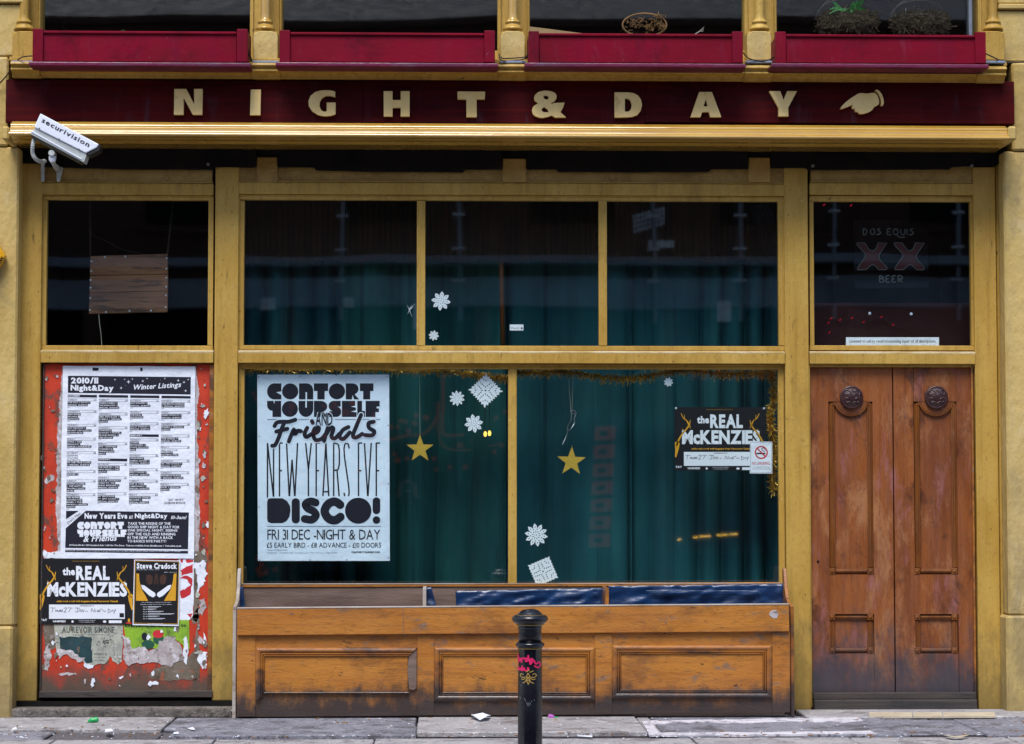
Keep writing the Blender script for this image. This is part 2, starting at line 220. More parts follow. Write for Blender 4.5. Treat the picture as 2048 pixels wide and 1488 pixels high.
# ------------------------------------------------------------------ mesh helpers
ORG = {}
def org(p): return ORG.get(p.name, Vector((0, 0, 0))) if p else Vector((0, 0, 0))
def tag(o, label, cat, group=None):
    o['label'] = label; o['category'] = cat
    if group: o['group'] = group
    return o
def thing(name, label, cat, loc=(0, 0, 0), group=None):
    o = bpy.data.objects.new(name, None); col.objects.link(o); o.location = loc; o.empty_display_size = .1
    ORG[o.name] = Vector(loc); return tag(o, label, cat, group)
def add(name, me, mat, parent=None, smooth=False):
    o = bpy.data.objects.new(name, me); col.objects.link(o)
    if mat: me.materials.append(mat)
    if parent: o.parent = parent; ORG[o.name] = org(parent)
    if smooth: me.polygons.foreach_set('use_smooth', [True] * len(me.polygons))
    return o
class MB:
    def __init__(s): s.v = []; s.f = []
    def face(s, pts):
        b = len(s.v); s.v += [Vector(p) for p in pts]; s.f.append(tuple(range(b, b + len(pts))))
    def box(s, x0, x1, y0, y1, z0, z1):
        b = len(s.v)
        s.v += [Vector(p) for p in ((x0, y0, z0), (x1, y0, z0), (x1, y1, z0), (x0, y1, z0), (x0, y0, z1), (x1, y0, z1), (x1, y1, z1), (x0, y1, z1))]
        s.f += [tuple(b + i for i in q) for q in ((0, 3, 2, 1), (4, 5, 6, 7), (0, 1, 5, 4), (1, 2, 6, 5), (2, 3, 7, 6), (3, 0, 4, 7))]
        return s
    def pbox(s, px0, py0, px1, py1, yf, dep):
        """box whose front face (at depth yf) covers a rectangle of the photograph"""
        ym = (py0 + py1) / 2; xm = (px0 + px1) / 2
        return s.box(X(px0, yf, ym), X(px1, yf, ym), yf, yf + dep, Z(py1, yf, xm), Z(py0, yf, xm))
    def prism(s, outer, yf, dep, holes=(), world=False):
        """outline in photo pixels at depth yf, pushed back by dep"""
        loops = [outer] + list(holes)
        W = [[(Vector(p) if world else U(p[0], p[1], yf)) for p in L] for L in loops]
        flatl = [p for L in W for p in L]
        tr = tessellate_polygon([[Vector((p.x, p.z, 0)) for p in L] for L in W])
        b = len(s.v); n = len(flatl)
        s.v += flatl + [p + Vector((0, dep, 0)) for p in flatl]
        for t in tr:
            a, c, d = (flatl[i] for i in t)
            nrm = (c - a).cross(d - a).y
            t = t if nrm < 0 else t[::-1]
            s.f.append(tuple(b + i for i in t))
            if dep: s.f.append(tuple(b + n + i for i in t[::-1]))
        if dep:
            k = b
            for L in W:
                m = len(L)
                ar = sum(L[i].x * L[(i + 1) % m].z - L[(i + 1) % m].x * L[i].z for i in range(m))
                for i in range(m):
                    j = (i + 1) % m; q = (k + i, k + j, k + j + n, k + i + n)
                    outer_loop = L is W[0]
                    s.f.append(q[::-1] if (ar > 0) == outer_loop else q)
                k += m
        return s
    def lathe(s, cx, cy, prof, seg=28, z0=0.0):
        b = len(s.v); n = len(prof)
        for i in range(seg):
            a = 2 * math.pi * i / seg
            for r, z in prof: s.v.append(Vector((cx + r * math.cos(a), cy + r * math.sin(a), z0 + z)))
        for i in range(seg):
            j = (i + 1) % seg
            for k in range(n - 1): s.f.append((b + i * n + k, b + j * n + k, b + j * n + k + 1, b + i * n + k + 1))
        s.f.append(tuple(b + i * n + n - 1 for i in range(seg))); s.f.append(tuple(b + i * n for i in range(seg))[::-1])
        return s
    def tube(s, pts, r, seg=8, closed=False):
        pts = [Vector(p) for p in pts]; b = len(s.v); n = len(pts)
        rr = r if hasattr(r, '__len__') else [r] * n
        for i, p in enumerate(pts):
            if closed: t = pts[(i + 1) % n] - pts[i - 1]
            else: t = pts[min(i + 1, n - 1)] - pts[max(i - 1, 0)]
            t.normalize(); a = t.cross(Vector((0, 1, 0)))
            if a.length < 1e-3: a = t.cross(Vector((1, 0, 0)))
            a.normalize(); c = t.cross(a)
            for k in range(seg):
                q = 2 * math.pi * k / seg; s.v.append(p + (a * math.cos(q) + c * math.sin(q)) * rr[i])
        for i in range(n if closed else n - 1):
            j = (i + 1) % n
            for k in range(seg):
                l = (k + 1) % seg; s.f.append((b + i * seg + k, b + i * seg + l, b + j * seg + l, b + j * seg + k))
        if not closed:
            s.f.append(tuple(b + k for k in range(seg))[::-1]); s.f.append(tuple(b + (n - 1) * seg + k for k in range(seg)))
        return s
    def extr(s, prof, x0, x1):
        """profile of (y, z) points, counter-clockwise seen from +X, run along X"""
        b = len(s.v); n = len(prof)
        for x in (x0, x1): s.v += [Vector((x, y, z)) for y, z in prof]
        for i in range(n):
            j = (i + 1) % n; s.f.append((b + i, b + n + i, b + n + j, b + j))
        s.f.append(tuple(b + i for i in range(n))[::-1] if False else tuple(b + i for i in range(n))); s.f.append(tuple(b + n + i for i in range(n))[::-1])
        return s
    def build(s, name, mat, parent=None, bevel=0.0, smooth=False, fix=False, seg=1):
        me = bpy.data.meshes.new(name); o = org(parent)
        me.from_pydata([tuple(v - o) for v in s.v], [], s.f)
        if bevel or fix:
            bm = bmesh.new(); bm.from_mesh(me)
            bmesh.ops.remove_doubles(bm, verts=bm.verts, dist=1e-6)
            if fix: bmesh.ops.recalc_face_normals(bm, faces=bm.faces)
            if bevel:
                ed = [e for e in bm.edges if len(e.link_faces) == 2 and e.calc_face_angle(0) > .5]
                bmesh.ops.bevel(bm, geom=ed, offset=bevel, segments=seg, affect='EDGES', profile=.6, clamp_overlap=True)
            bm.to_mesh(me); bm.free()
        return add(name, me, mat, parent, smooth)
def pbox(name, r, yf, dep, mat, parent=None, bevel=.004, seg=1): return MB().pbox(*r, yf, dep).build(name, mat, parent, bevel, seg=seg)
def smooth_path(pts, n=6, closed=False):
    out = []; m = len(pts)
    rng = range(m if closed else m - 1)
    for i in rng:
        p0 = pts[(i - 1) % m] if closed or i > 0 else pts[0]; p1 = pts[i]; p2 = pts[(i + 1) % m]; p3 = pts[(i + 2) % m] if closed or i + 2 < m else pts[-1]
        for k in range(n):
            t = k / n
            out.append(tuple(.5 * ((2 * b) + (-a + c) * t + (2 * a - 5 * b + 4 * c - d) * t * t + (-a + 3 * b - 3 * c + d) * t ** 3) for a, b, c, d in zip(p0, p1, p2, p3)))
    if not closed: out.append(tuple(pts[-1]))
    return out
def jag(poly, amp, step, closed=True):
    out = []; m = len(poly)
    for i in range(m if closed else m - 1):
        a, b = poly[i], poly[(i + 1) % m]; L = math.hypot(b[0] - a[0], b[1] - a[1]); n = max(1, int(L / step))
        for k in range(n):
            t = k / n; out.append((a[0] + (b[0] - a[0]) * t + random.uniform(-amp, amp), a[1] + (b[1] - a[1]) * t + random.uniform(-amp, amp)))
    return out

# ------------------------------------------------------------------ glyphs of the built-in typeface, turned into flat outlines once
GL = {}
CH = "ABCDEFGHIJKLMNOPQRSTUVWXYZabcdefghijklmnopqrstuvwxyz0123456789&/-+.,!:£'"
tmp = []
for wgt, off in (('r', 0.0), ('b', 0.022), ('h', 0.045)):
    for ch in CH:
        cu = bpy.data.curves.new('glyph', 'FONT'); cu.body = ch; cu.size = 1.0; cu.offset = off; cu.resolution_u = 2; cu.fill_mode = 'FRONT' if False else 'BOTH'
        o = bpy.data.objects.new('glyph', cu); col.objects.link(o); tmp.append((wgt, ch, o))
dg = bpy.context.evaluated_depsgraph_get()
for wgt, ch, o in tmp:
    me = o.evaluated_get(dg).to_mesh()
    vs = [(v.co.x, v.co.y) for v in me.vertices]; fs = [tuple(p.vertices) for p in me.polygons]
    x0 = min(v[0] for v in vs); x1 = max(v[0] for v in vs)
    GL[wgt, ch] = ([(v[0] - x0, v[1]) for v in vs], fs, x1 - x0)
for wgt, ch, o in tmp:
    cu = o.data; bpy.data.objects.remove(o); bpy.data.curves.remove(cu)

class Ink(MB):
    """flat print laid out in photo pixels on an upright sheet at depth Y (or through another mapping)"""
    def __init__(s, Y, mp=None): super().__init__(); s.Y = Y; s.pc = []; s.cur = 0; s.mp = mp or (lambda x, y: U(x, y, Y))
    def tri(s, pts, faces):
        s.pc.append((len(s.v), len(s.v) + len(pts), len(s.f), len(s.f) + len(faces), max(max(p[0] for p in pts) - min(p[0] for p in pts), max(p[1] for p in pts) - min(p[1] for p in pts)), s.cur))
        b = len(s.v); W = [s.mp(*p) for p in pts]; s.v += W
        for f in faces:
            ar = sum(pts[f[i]][0] * pts[f[(i + 1) % len(f)]][1] - pts[f[(i + 1) % len(f)]][0] * pts[f[i]][1] for i in range(len(f)))
            s.f.append(tuple(b + i for i in (f if ar < 0 else f[::-1])))
    def build(s, name, mat, parent=None, small='fine_print', lim=14, **kw):
        # every line of lettering or printed shape one could pick out is a part of its own; the tiny rest stays together
        big, rest = [], MB()
        for v0, v1, f0, f1, size, _ in s.pc:
            t = rest if size < lim else MB()
            d = len(t.v) - v0; t.v += s.v[v0:v1]; t.f += [tuple(i + d for i in f) for f in s.f[f0:f1]]
            if t is not rest: big.append(t)
        out = [MB.build(t, name, mat, parent, **kw) for t in big]
        if rest.f:
            o = MB.build(rest, small if big else name, mat, parent, **kw); out.append(o)
            if len([1 for p in s.pc if p[4] < lim]) > 1: o['kind'] = 'stuff'
        return out[0]
    def poly(s, pts, holes=()):
        loops = [pts] + list(holes); fl = [p for L in loops for p in L]
        tr = tessellate_polygon([[Vector((p[0], p[1], 0)) for p in L] for L in loops]); s.tri(fl, tr); return s
    def rect(s, x0, y0, x1, y1, sl=0.0): return s.poly([(x0, y0), (x1, y0 + sl), (x1, y1 + sl), (x0, y1)])
    def disc(s, x, y, r, ry=None, n=20): return s.poly([(x + r * math.cos(2 * math.pi * i / n), y + (ry or r) * math.sin(2 * math.pi * i / n)) for i in range(n)])
    def ribbon(s, pts, wd, sm=5, cap=True):
        if sm and len(pts) > 2: pts = smooth_path(pts, sm)
        n = len(pts); L = []; Rr = []
        wv = wd if hasattr(wd, '__len__') else (wd, wd)
        for i in range(n):
            a = pts[max(i - 1, 0)]; b = pts[min(i + 1, n - 1)]; d = Vector((b[0] - a[0], b[1] - a[1]))
            if d.length < 1e-6: d = Vector((1, 0))
            d.normalize(); h = (wv[0] + (wv[1] - wv[0]) * i / max(n - 1, 1)) / 2
            L.append((pts[i][0] - d.y * h, pts[i][1] + d.x * h)); Rr.append((pts[i][0] + d.y * h, pts[i][1] - d.x * h))
        s.tri(L + Rr, [(i, i + 1, n + i + 1, n + i) for i in range(n - 1)])
        if cap and min(wv) > 1.0:
            for e, o in ((0, 1), (n - 1, n - 2)):
                d = math.atan2(pts[e][1] - pts[o][1], pts[e][0] - pts[o][0]); h = wv[0 if e == 0 else 1] / 2
                s.tri([(pts[e][0] + h * math.cos(d - math.pi / 2 + math.pi * k / 8), pts[e][1] + h * math.sin(d - math.pi / 2 + math.pi * k / 8)) for k in range(9)], [tuple(range(9))])
        return s
    def text(s, st, box, w='b', track=.07, sl=0.0, lean=0.0, quad=None):
        """fit a line of lettering into box = x0, y0, x1, y1 (photo pixels); sl drops the right end, lean slants"""
        P = []; Fs = []; x = 0.0
        for ch in st:
            if ch == ' ': x += .30; continue
            vs, fs, wd = GL[w, ch]; b = len(P)
            P += [(x + a, c) for a, c in vs]; Fs += [tuple(b + i for i in f) for f in fs]; x += wd + track
        if not P: return s
        x1 = max(p[0] for p in P); y0 = min(p[1] for p in P); y1 = max(p[1] for p in P)
        if quad: (ax, ay), (bx, by), (cx, cy) = quad
        else: ax, ay, bx, by, cx, cy = box[0], box[3], box[2], box[3] + sl, box[0] + lean, box[1]
        Q = []
        for px, py in P:
            u = px / x1; v = (py - y0) / (y1 - y0); Q.append((ax + (bx - ax) * u + (cx - ax) * v, ay + (by - ay) * u + (cy - ay) * v))
        s.tri(Q, Fs); return s

def struct(o): o['kind'] = 'structure'; return o

# ================================================================== ground
gnd = struct(MB().box(-40, 40, -60, 30, -.5, -.145).build('ground', m_asph))
road = struct(MB().box(-40, 40, -11.4, -3.55, -.139, -.12).build('road', m_asph))
pav = struct(MB().box(-40, 40, -3.4, 0.6, -.141, -.028).build('pavement', m_grit))
farpav = struct(MB().box(-40, 40, -17.0, -11.55, -.138, 0.0).build('far_pavement', m_slab))
kb = MB().box(0, .9, 0, .148, -.138, .001)
for side, y in ((0, -3.549), (1, -11.549)):
    p = (pav, farpav)[side]; me0 = None
    for i in range(-12, 12):
        if me0 is None: o = kb.build('kerbstone', m_slab2, p, .008); me0 = o.data
        else: o = add('kerbstone', me0, None, p)
        o.location = (i * .91, y, 0)
def slab(px0, px1, y0, y1, mat=m_slab, top=0.0, name='paving_slab', skew=0.0):
    a = X(px0, y1, 1440); b = X(px1, y1, 1440)
    m = MB().box(a + .005, b - .005, y0 + .005, y1 - .005, -.026, top)
    return m.build(name, mat, pav, .006)
# strip along the shopfront: large worn flags of different stone
slab(-420, 352, -1.02, -.30, m_slab2, .002)
slab(352, 474, -.95, -.30, m_slab, -.004)
slab(356, 836, -1.46, -.98, m_slab, .010); slab(474, 836, -.96, -.02, m_slab, .004)
slab(836, 1268, -1.30, -.30, m_slab2, .008); slab(1268, 1296, -1.36, -.30, m_slab2, .000)
slab(1296, 1752, -1.44, -.36, m_slab, .000)
slab(1752, 1905, -1.30, -.42, m_slab, -.014); slab(1905, 2600, -1.42, -.51, m_slab, -.004)
slab(-420, 110, -1.75, -1.04, m_slab, -.010); slab(112, 330, -1.60, -1.04, m_grit, -.018)
slab(1590, 2600, -.49, -.02, m_slab2, .010)
# regular flags out to the kerb
me0 = None
for r, (ya, yb) in enumerate(((-2.15, -1.56), (-2.77, -2.16), (-3.39, -2.78))):
    for i in range(-8, 8):
        if me0 is None: o = MB().box(.005, .90, .005, .60, -.026, .0).build('paving_slab', m_slab2, pav, .005); me0 = o.data
        else: o = add('paving_slab', me0, None, pav)
        o.location = (i * .905 + (.45 if r % 2 else .08), ya, random.uniform(-.003, .003)); o.scale.y = (yb - ya) / .61
# worn white border of an old cellar hatch, cream threshold tiles
def gpoly(name, pts, mat, parent, z0=.004):
    m = MB(); P = [UG(x, y, z0) for x, y in pts]
    tr = tessellate_polygon([P]); n = len(P)
    m.v = P + [p - Vector((0, 0, .012)) for p in P]
    for t in tr:
        t = tuple(t); a, b, c = (P[i] for i in t)
        if (b - a).cross(c - a).z < 0: t = t[::-1]
        m.f.append(t); m.f.append(tuple(i + n for i in t[::-1]))
    for i in range(n): j = (i + 1) % n; m.f.append((i, j, j + n, i + n))
    return m.build(name, mat, parent, fix=True)
gpoly('border_strip', jag([(1292, 1442), (1360, 1440), (1480, 1438), (1600, 1436), (1712, 1434), (1728, 1441), (1690, 1444), (1600, 1442), (1500, 1446), (1380, 1444), (1300, 1447)], 1.4, 14), m_wline, pav)
gpoly('border_strip', jag([(1300, 1465), (1520, 1464), (1740, 1461), (1752, 1466), (1520, 1469), (1300, 1469)], .8, 22), m_wline, pav)
gpoly('border_strip', jag([(1284, 1441), (1300, 1441), (1318, 1466), (1300, 1470)], 1.0, 12), m_wline, pav)
for a, b in ((1738, 1824), (1826, 1884), (1886, 1990)): gpoly('threshold_tile', [(a, 1424), (b - 1, 1424), (b + 1, 1432), (a + 1, 1432)], m_cream, pav, .013)

# ================================================================== the shop building
B = thing('shop_building', 'ochre painted shop building with maroon fascia, large dark windows and timber doors', 'building')
# --- side piers of painted stone, rusticated base, and the wall carried on beyond the picture
YP = -.13
def pier(sgn, xin, xbase, xtop, ybase):
    out = X(xin, YP) + sgn * 3.6
    a, b = sorted((X(xin, YP), out)); MB().box(a, b, YP, .55, Z(ybase, YP), Z(298, YP)).build('pier', m_stone, B, .012)
    a, b = sorted((X(xbase, YP - .035), out)); MB().box(a, b, YP - .035, .55, -.03, Z(ybase, YP) - .002).build('pier_base', m_stone, B, .014)
    a, b = sorted((X(xtop, YP - .012), out)); MB().box(a, b, YP - .012, .55, Z(297, YP), Z(120, YP)).build('pier_block', m_stone, B, .012)
    a, b = sorted((X(xin - sgn * 8, YP), out)); MB().box(a, b, YP - .004, .55, Z(119, YP), Z(14, YP)).build('pier_block', m_stone, B, .012)
    MB().box(a, b, YP - .03, .55, Z(13.2, YP), Z(3, YP)).build('pier_band', m_stone, B, .006)
    MB().box(a, b, YP - .004, .55, Z(2.4, YP), Z(-360, YP)).build('pier_block', m_stone, B, .012)
pier(-1, 33, 31, 9, 1250); pier(1, 2012, 2007, 2031, 1232)
# --- unseen upper wall and roof edge, kept low so sky light reaches across
MB().box(-7, 7, -.10, .5, Z(-360, 0), 6.5).build('upper_wall', m_stone, B, .01)
MB().box(-7, 7, -.32, .5, 6.502, 6.8).build('unseen_roof_cornice', m_stone, B, .03)
# --- interior shell: dark rooms behind the glass
x0, x1 = X(20, 0), X(2030, 0)
MB().box(x0 - .5, x1 + .5, 3.597, 3.7, -.12, 6.45).build('back_wall', m_dark, B)
MB().box(x0 - .4, x0 - .302, .40, 3.598, -.02, 6.4).build('side_wall', m_dark, B); MB().box(x1 + .302, x1 + .4, .40, 3.598, -.02, 6.4).build('side_wall', m_dark, B)
MB().box(x0 - .3, x1 + .3, .13, 3.598, Z(335, 0), Z(150, 0)).build('storey_floor', m_dark, B)
MB().box(x0 - .3, x1 + .3, .13, 3.598, -.10, -.021).build('ground_floor', m_dark, B)
MB().box(x0 - .3, x1 + .3, .51, 3.598, 6.3, 6.401).build('roof_slab', m_dark, B)

# --- shopfront posts and rails
YF = 0.0
zb = .09
def post(px0, px1, bottom):
    MB().box(X(px0, YF), X(px1, YF), YF, YF + .11, bottom, Z(330, YF)).build('post', m_ochre, B, .007, seg=2)
post(38, 80.5, .075); post(428, 475.5, .075); post(1570.5, 1618, .0); post(1950.5, 1995, .0)
for s, e in ((0, 1),): pass
MB().box(X(10, .02), X(37, .02), .02, .13, .0, Z(300, 0)).build('jamb', m_ochre, B, .004); MB().box(X(1996, .02), X(2030, .02), .02, .13, .0, Z(300, 0)).build('jamb', m_ochre, B, .004)
m_skyedge = surf('painted_sky_highlight', (0.74, 0.62, 0.40), (0.50, 0.36, 0.14), 8, (.6, 1, 1), 0.3, None, [((.3, .18, .05), .7, 9, (.5, 1, 1), .6, .75)], None, None, (40, .001), .4)
BAYS = ((81.5, 427), (476.5, 1569.5), (1619, 1949.5))
for i, (a, b) in enumerate(BAYS):
    # head rail, with a rounded lower arris
    MB().pbox(a, 366, b, 390, YF + .004, .10).build('head_rail', m_ochre, B, .009, seg=2)
    # crackled frieze panel between head rail and the black band, set back
    pbox('frieze_panel', (a + 2, 325, b - 2, 365), YF + .022, .08, m_crackle, B, .002)
    pbox('frieze_fillet', (a + 1, 363.2, b - 1, 365.6), YF + .010, .02, m_ochre, B, .001)
    # transom; the sky highlight on its upper arris is a painted pale strip
    y0 = 703
    MB().extr([(YF - .012, Z(727, YF)), (YF - .012, Z(706.5, YF)), (YF + .020, Z(701.5, YF)), (YF + .105, Z(701, YF)), (YF + .105, Z(727, YF))][::-1], X(a, YF, 710), X(b, YF, 710)).build('transom_rail', m_ochre, B, .003, fix=True)
    MB().extr([(YF - .0125, Z(706.2, YF)), (YF - .0125, Z(703.6, YF)), (YF + .021, Z(700.9, YF)), (YF + .021, Z(703.6, YF))][::-1], X(a, YF, 710), X(b, YF, 710)).build('transom_highlight', m_skyedge, B, fix=True)

def window(name, outer, panes, yb=.028, bead=.05, mat=m_ochre, rail=9, gm=m_glass, sill=True):
    """glazed light: frame with recessed beads, panes as sub-parts"""
    x0, y0, x1, y1 = outer; m = MB()
    g0 = panes[0]; g1 = panes[-1]
    m.pbox(x0, y0, x1, g0[1], yb, bead); m.pbox(x0, g0[3], x1, y1, yb, bead)
    m.pbox(x0, g0[1] + .05, g0[0], g0[3] - .05, yb, bead); m.pbox(g1[2], g0[1] + .05, x1, g0[3] - .05, yb, bead)
    w_ = m.build(name, mat, B, .003)
    for a, b in zip(panes, panes[1:]): MB().pbox(a[2], a[1] + .1, b[0], a[3] - .1, yb - .003, bead + .004).build('mullion', mat, w_, .004, seg=2)
    for p in panes: MB().pbox(p[0] - 2, p[1] - 2, p[2] + 2, p[3] + 2, yb + .026, .006).build('pane', gm, w_)
    # fine stepped bead line
    fr = MB(); fr.pbox(x0 + .3, y0 + .3, x1 - .3, y0 + 2.2, yb - .008, .012); fr.pbox(x0 + .3, y0 + 2.3, x0 + 2.2, y1 - .3, yb - .008, .012); fr.pbox(x1 - 2.2, y0 + 2.3, x1 - .3, y1 - .3, yb - .008, .012)
    fr.build('bead', mat, w_, .001)
    return w_
window('transom_window', (82, 391, 426.5, 701), [(93, 400, 416, 691)])
window('transom_window', (477, 391, 1569, 701), [(488, 401, 833.5, 691.5), (850.5, 401, 1197.5, 691.5), (1214, 402, 1557, 691.5)])
window('transom_window', (1619.5, 392, 1949, 701), [(1628, 403, 1942, 691)])
window('display_window', (477, 728, 1569, 1180), [(487.5, 738, 1016.5, 1168), (1033.5, 738, 1557.5, 1168)], yb=.045)
# boarding below the display window, behind the planter
pbox('stall_riser', (477, 1181, 1569, 1440), .03, .08, m_weath, B)

# --- black band under the cornice, one ragged board to each bay
for pts in ([(36, 270), (512, 270), (512, 333), (506, 334), (428, 334), (426, 339), (250, 338), (140, 335), (84, 333), (82, 327), (40, 326)],
            [(513, 270), (556, 270), (556, 332), (630, 334), (632, 340), (760, 343), (926, 343), (930, 338), (1004, 338), (1004, 270), (1003, 314), (514, 312)][:0] or
            [(556, 270), (1004, 270), (1004, 338), (930, 338.5), (926, 343.5), (760, 343), (632, 340), (628, 334), (556, 333)],
            [(1054, 270), (1496, 270), (1496, 337), (1424, 338), (1418, 343), (1240, 344), (1118, 343), (1112, 338), (1054, 338)],
            [(1542, 270), (2009, 270), (2004, 318), (1996, 330), (1962, 333), (1958, 331), (1905, 333), (1900, 338), (1740, 339), (1616, 339), (1610, 336), (1542, 335)]):
    MB().prism(jag(pts, .5, 25), -.012, .03).build('black_band', m_black, B, fix=True)
pbox('upper_void', (36, 240, 2008, 318), .012, .1, m_black, B)
for a, b, t in ((513, 555, 314), (1005, 1053, 317), (1497, 1541, 315)):
    pbox('bracket_block', (a, t, b, 364), -.004, .026, m_crackle, B, .006)
for x, y in ((416, 328), (1626, 331), (1944, 331)):
    m = MB(); c = U(x, y, -.03); m.tube([c + Vector((0, .02, 0)), c, c + Vector((0, -.01, 0))], [.011, .011, .005], 10); m.build('bolt_head', m_steel, B)

# --- cornice over the shop windows
YC = -.30
def zc(py, y): return Z(py, y)
def arcp(cy, cp, ry, rp, a0, a1, n=7): return [(cy + ry * math.cos(R(a0 + (a1 - a0) * i / n)), cp + rp * math.sin(R(a0 + (a1 - a0) * i / n))) for i in range(n + 1)]
prof = [(.10, 247), (-.29, 247.4), (-.315, 248), (-.325, 249.5)] + arcp(-.330, 255.5, .028, 5.5, 260, 180) + [(-.358, 257.5), (-.366, 259), (-.372, 260.5), (-.374, 264.5)] + arcp(-.382, 271.5, .036, 5.6, 262, 90, 12) + [(-.36, 279), (-.33, 282), (-.29, 285), (-.25, 290), (-.24, 291), (.10, 291)]
MB().extr([(y, Z(p, min(y, -.2))) for y, p in prof], X(14, -.38), X(2022, -.38)).build('cornice', m_gold, B, fix=True)
for a, b in ((3, 18), (2017, 2034)): MB().pbox(a, 252, b, 280, -.40, .3).build('cornice_stop', m_stone, B, .012)
# --- moulding under the first-floor sills; breaks forward under each colonnette
prof = [(.10, 127), (-.26, 127), (-.285, 129), (-.29, 133), (-.27, 136), (-.262, 140), (-.278, 143), (-.272, 146), (-.245, 149), (-.225, 154), (-.218, 160), (.10, 160)]
def sillm(x0, x1, dy=0.0, name='sill_moulding'):
    MB().extr([(y - (dy if y < 0 else 0), Z(p, min(y, -.2) - dy)) for y, p in prof], x0, x1).build(name, m_gold if False else m_ochre, B, .002, fix=True)
sillm(X(20, -.25), X(2013, -.25))
COLS = (49, 531, 1025.5, 1518.5, 1985)
for i, c in enumerate(COLS): sillm(X(c - 28, -.3, 140), X(c + 28, -.3, 140), .022, 'sill_break')
MB().pbox(18, 119, 2014, 126.6, -.24, .36).build('sill_slab', m_ochre, B, .003)

# --- first floor: windows, moulded mullions, colonnettes
UT = -380                                     # top of the upper windows, far above the picture
for i, c in enumerate(COLS):
    l, r = c - 30, c + 34
    if i == 0: l = c - 18
    if i == 4: r = c + 22
    MB().pbox(l, UT, r, 121, -.03, .16).build('mullion_pier', m_ochre, B, .005)
    for xx, ww in ((l + 3, 4), (r - 9, 3.2), (r - 4.5, 3)): MB().pbox(xx, UT, xx + ww, 118, -.045, .02).build('mullion_bead', m_ochre, B, .004)
    cx = X(c, -.12, 40); s = 1 / 313.0; zz = lambda p: Z(p, -.12, c)
    pr = [(r_ * s, zz(p)) for r_, p in ((20, 61), (20, 58), (18, 57), (17, 53), (13.5, 51), (13, 50), (13.5, 48.6), (15.5, 47), (15.5, 45), (13.5, 43), (11, 41), (9.6, 38), (9.2, 30), (9.0, -200), (9, UT))]
    cl = MB().lathe(cx, -.13, pr, 26).build('colonnette', m_gold if i in (1, 2) else m_ochre, B, smooth=True)
    # block with arched chamfers
    h = 24.5
    o = [(c - h, 120), (c - h, 74), (c - h + 1, 70), (c - h + 4, 66), (c - h + 8, 63.5), (c - h + 12, 62), (c + h - 12, 62), (c + h - 8, 63.5), (c + h - 4, 66), (c + h - 1, 70), (c + h, 74), (c + h, 120)]
    bl = MB().prism(o, -.225, .03).build('pedestal_face', m_stone if i in (1, 2, 3) else m_ochre, cl, .004, fix=True)
    MB().pbox(c - h + .6, 63.5, c + h - .6, 120, -.195, .14).build('pedestal', m_ochre, cl, .004)
    MB().pbox(c - h - 2, 121.2, c + h + 2, 126.2, -.30, .2).build('lead_flashing', m_lead, B, .004)
for a, b in ((82, 502), (564, 997), (1059, 1490), (1552, 1965)):
    pn = MB().pbox(a, UT, b, 124, .045, .006)
    w_ = MB().pbox(a, 100, b, 124, .02, .06).build('upper_window', m_ochre, B, .003)
    pn.build('pane', m_glass, w_)
MB().pbox(1936, UT, 1943, 124, .0, .05).build('sash_edge', m_steel, B, .002)

# --- left bay: painted hoarding board with its sill and the rough step
pbox('hoarding_board', (82.5, 728, 426.5, 1382), .032, .04, m_board, B, .002)
pbox('hoarding_edge', (417, 729, 426, 1381), .018, .012, m_mould, B, .003); pbox('hoarding_edge', (82.6, 729, 85.5, 1381), .020, .011, m_blkwood, B, .002)
pbox('hoarding_sill', (78, 1382, 424.5, 1395.5), -.018, .10, m_blkwood, B, .004)
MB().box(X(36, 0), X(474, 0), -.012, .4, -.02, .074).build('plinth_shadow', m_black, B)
MB().box(X(34, -.1), X(472, -.1), -.16, -.013, -.02, .042).build('stone_step', m_step, B, .012, seg=2)

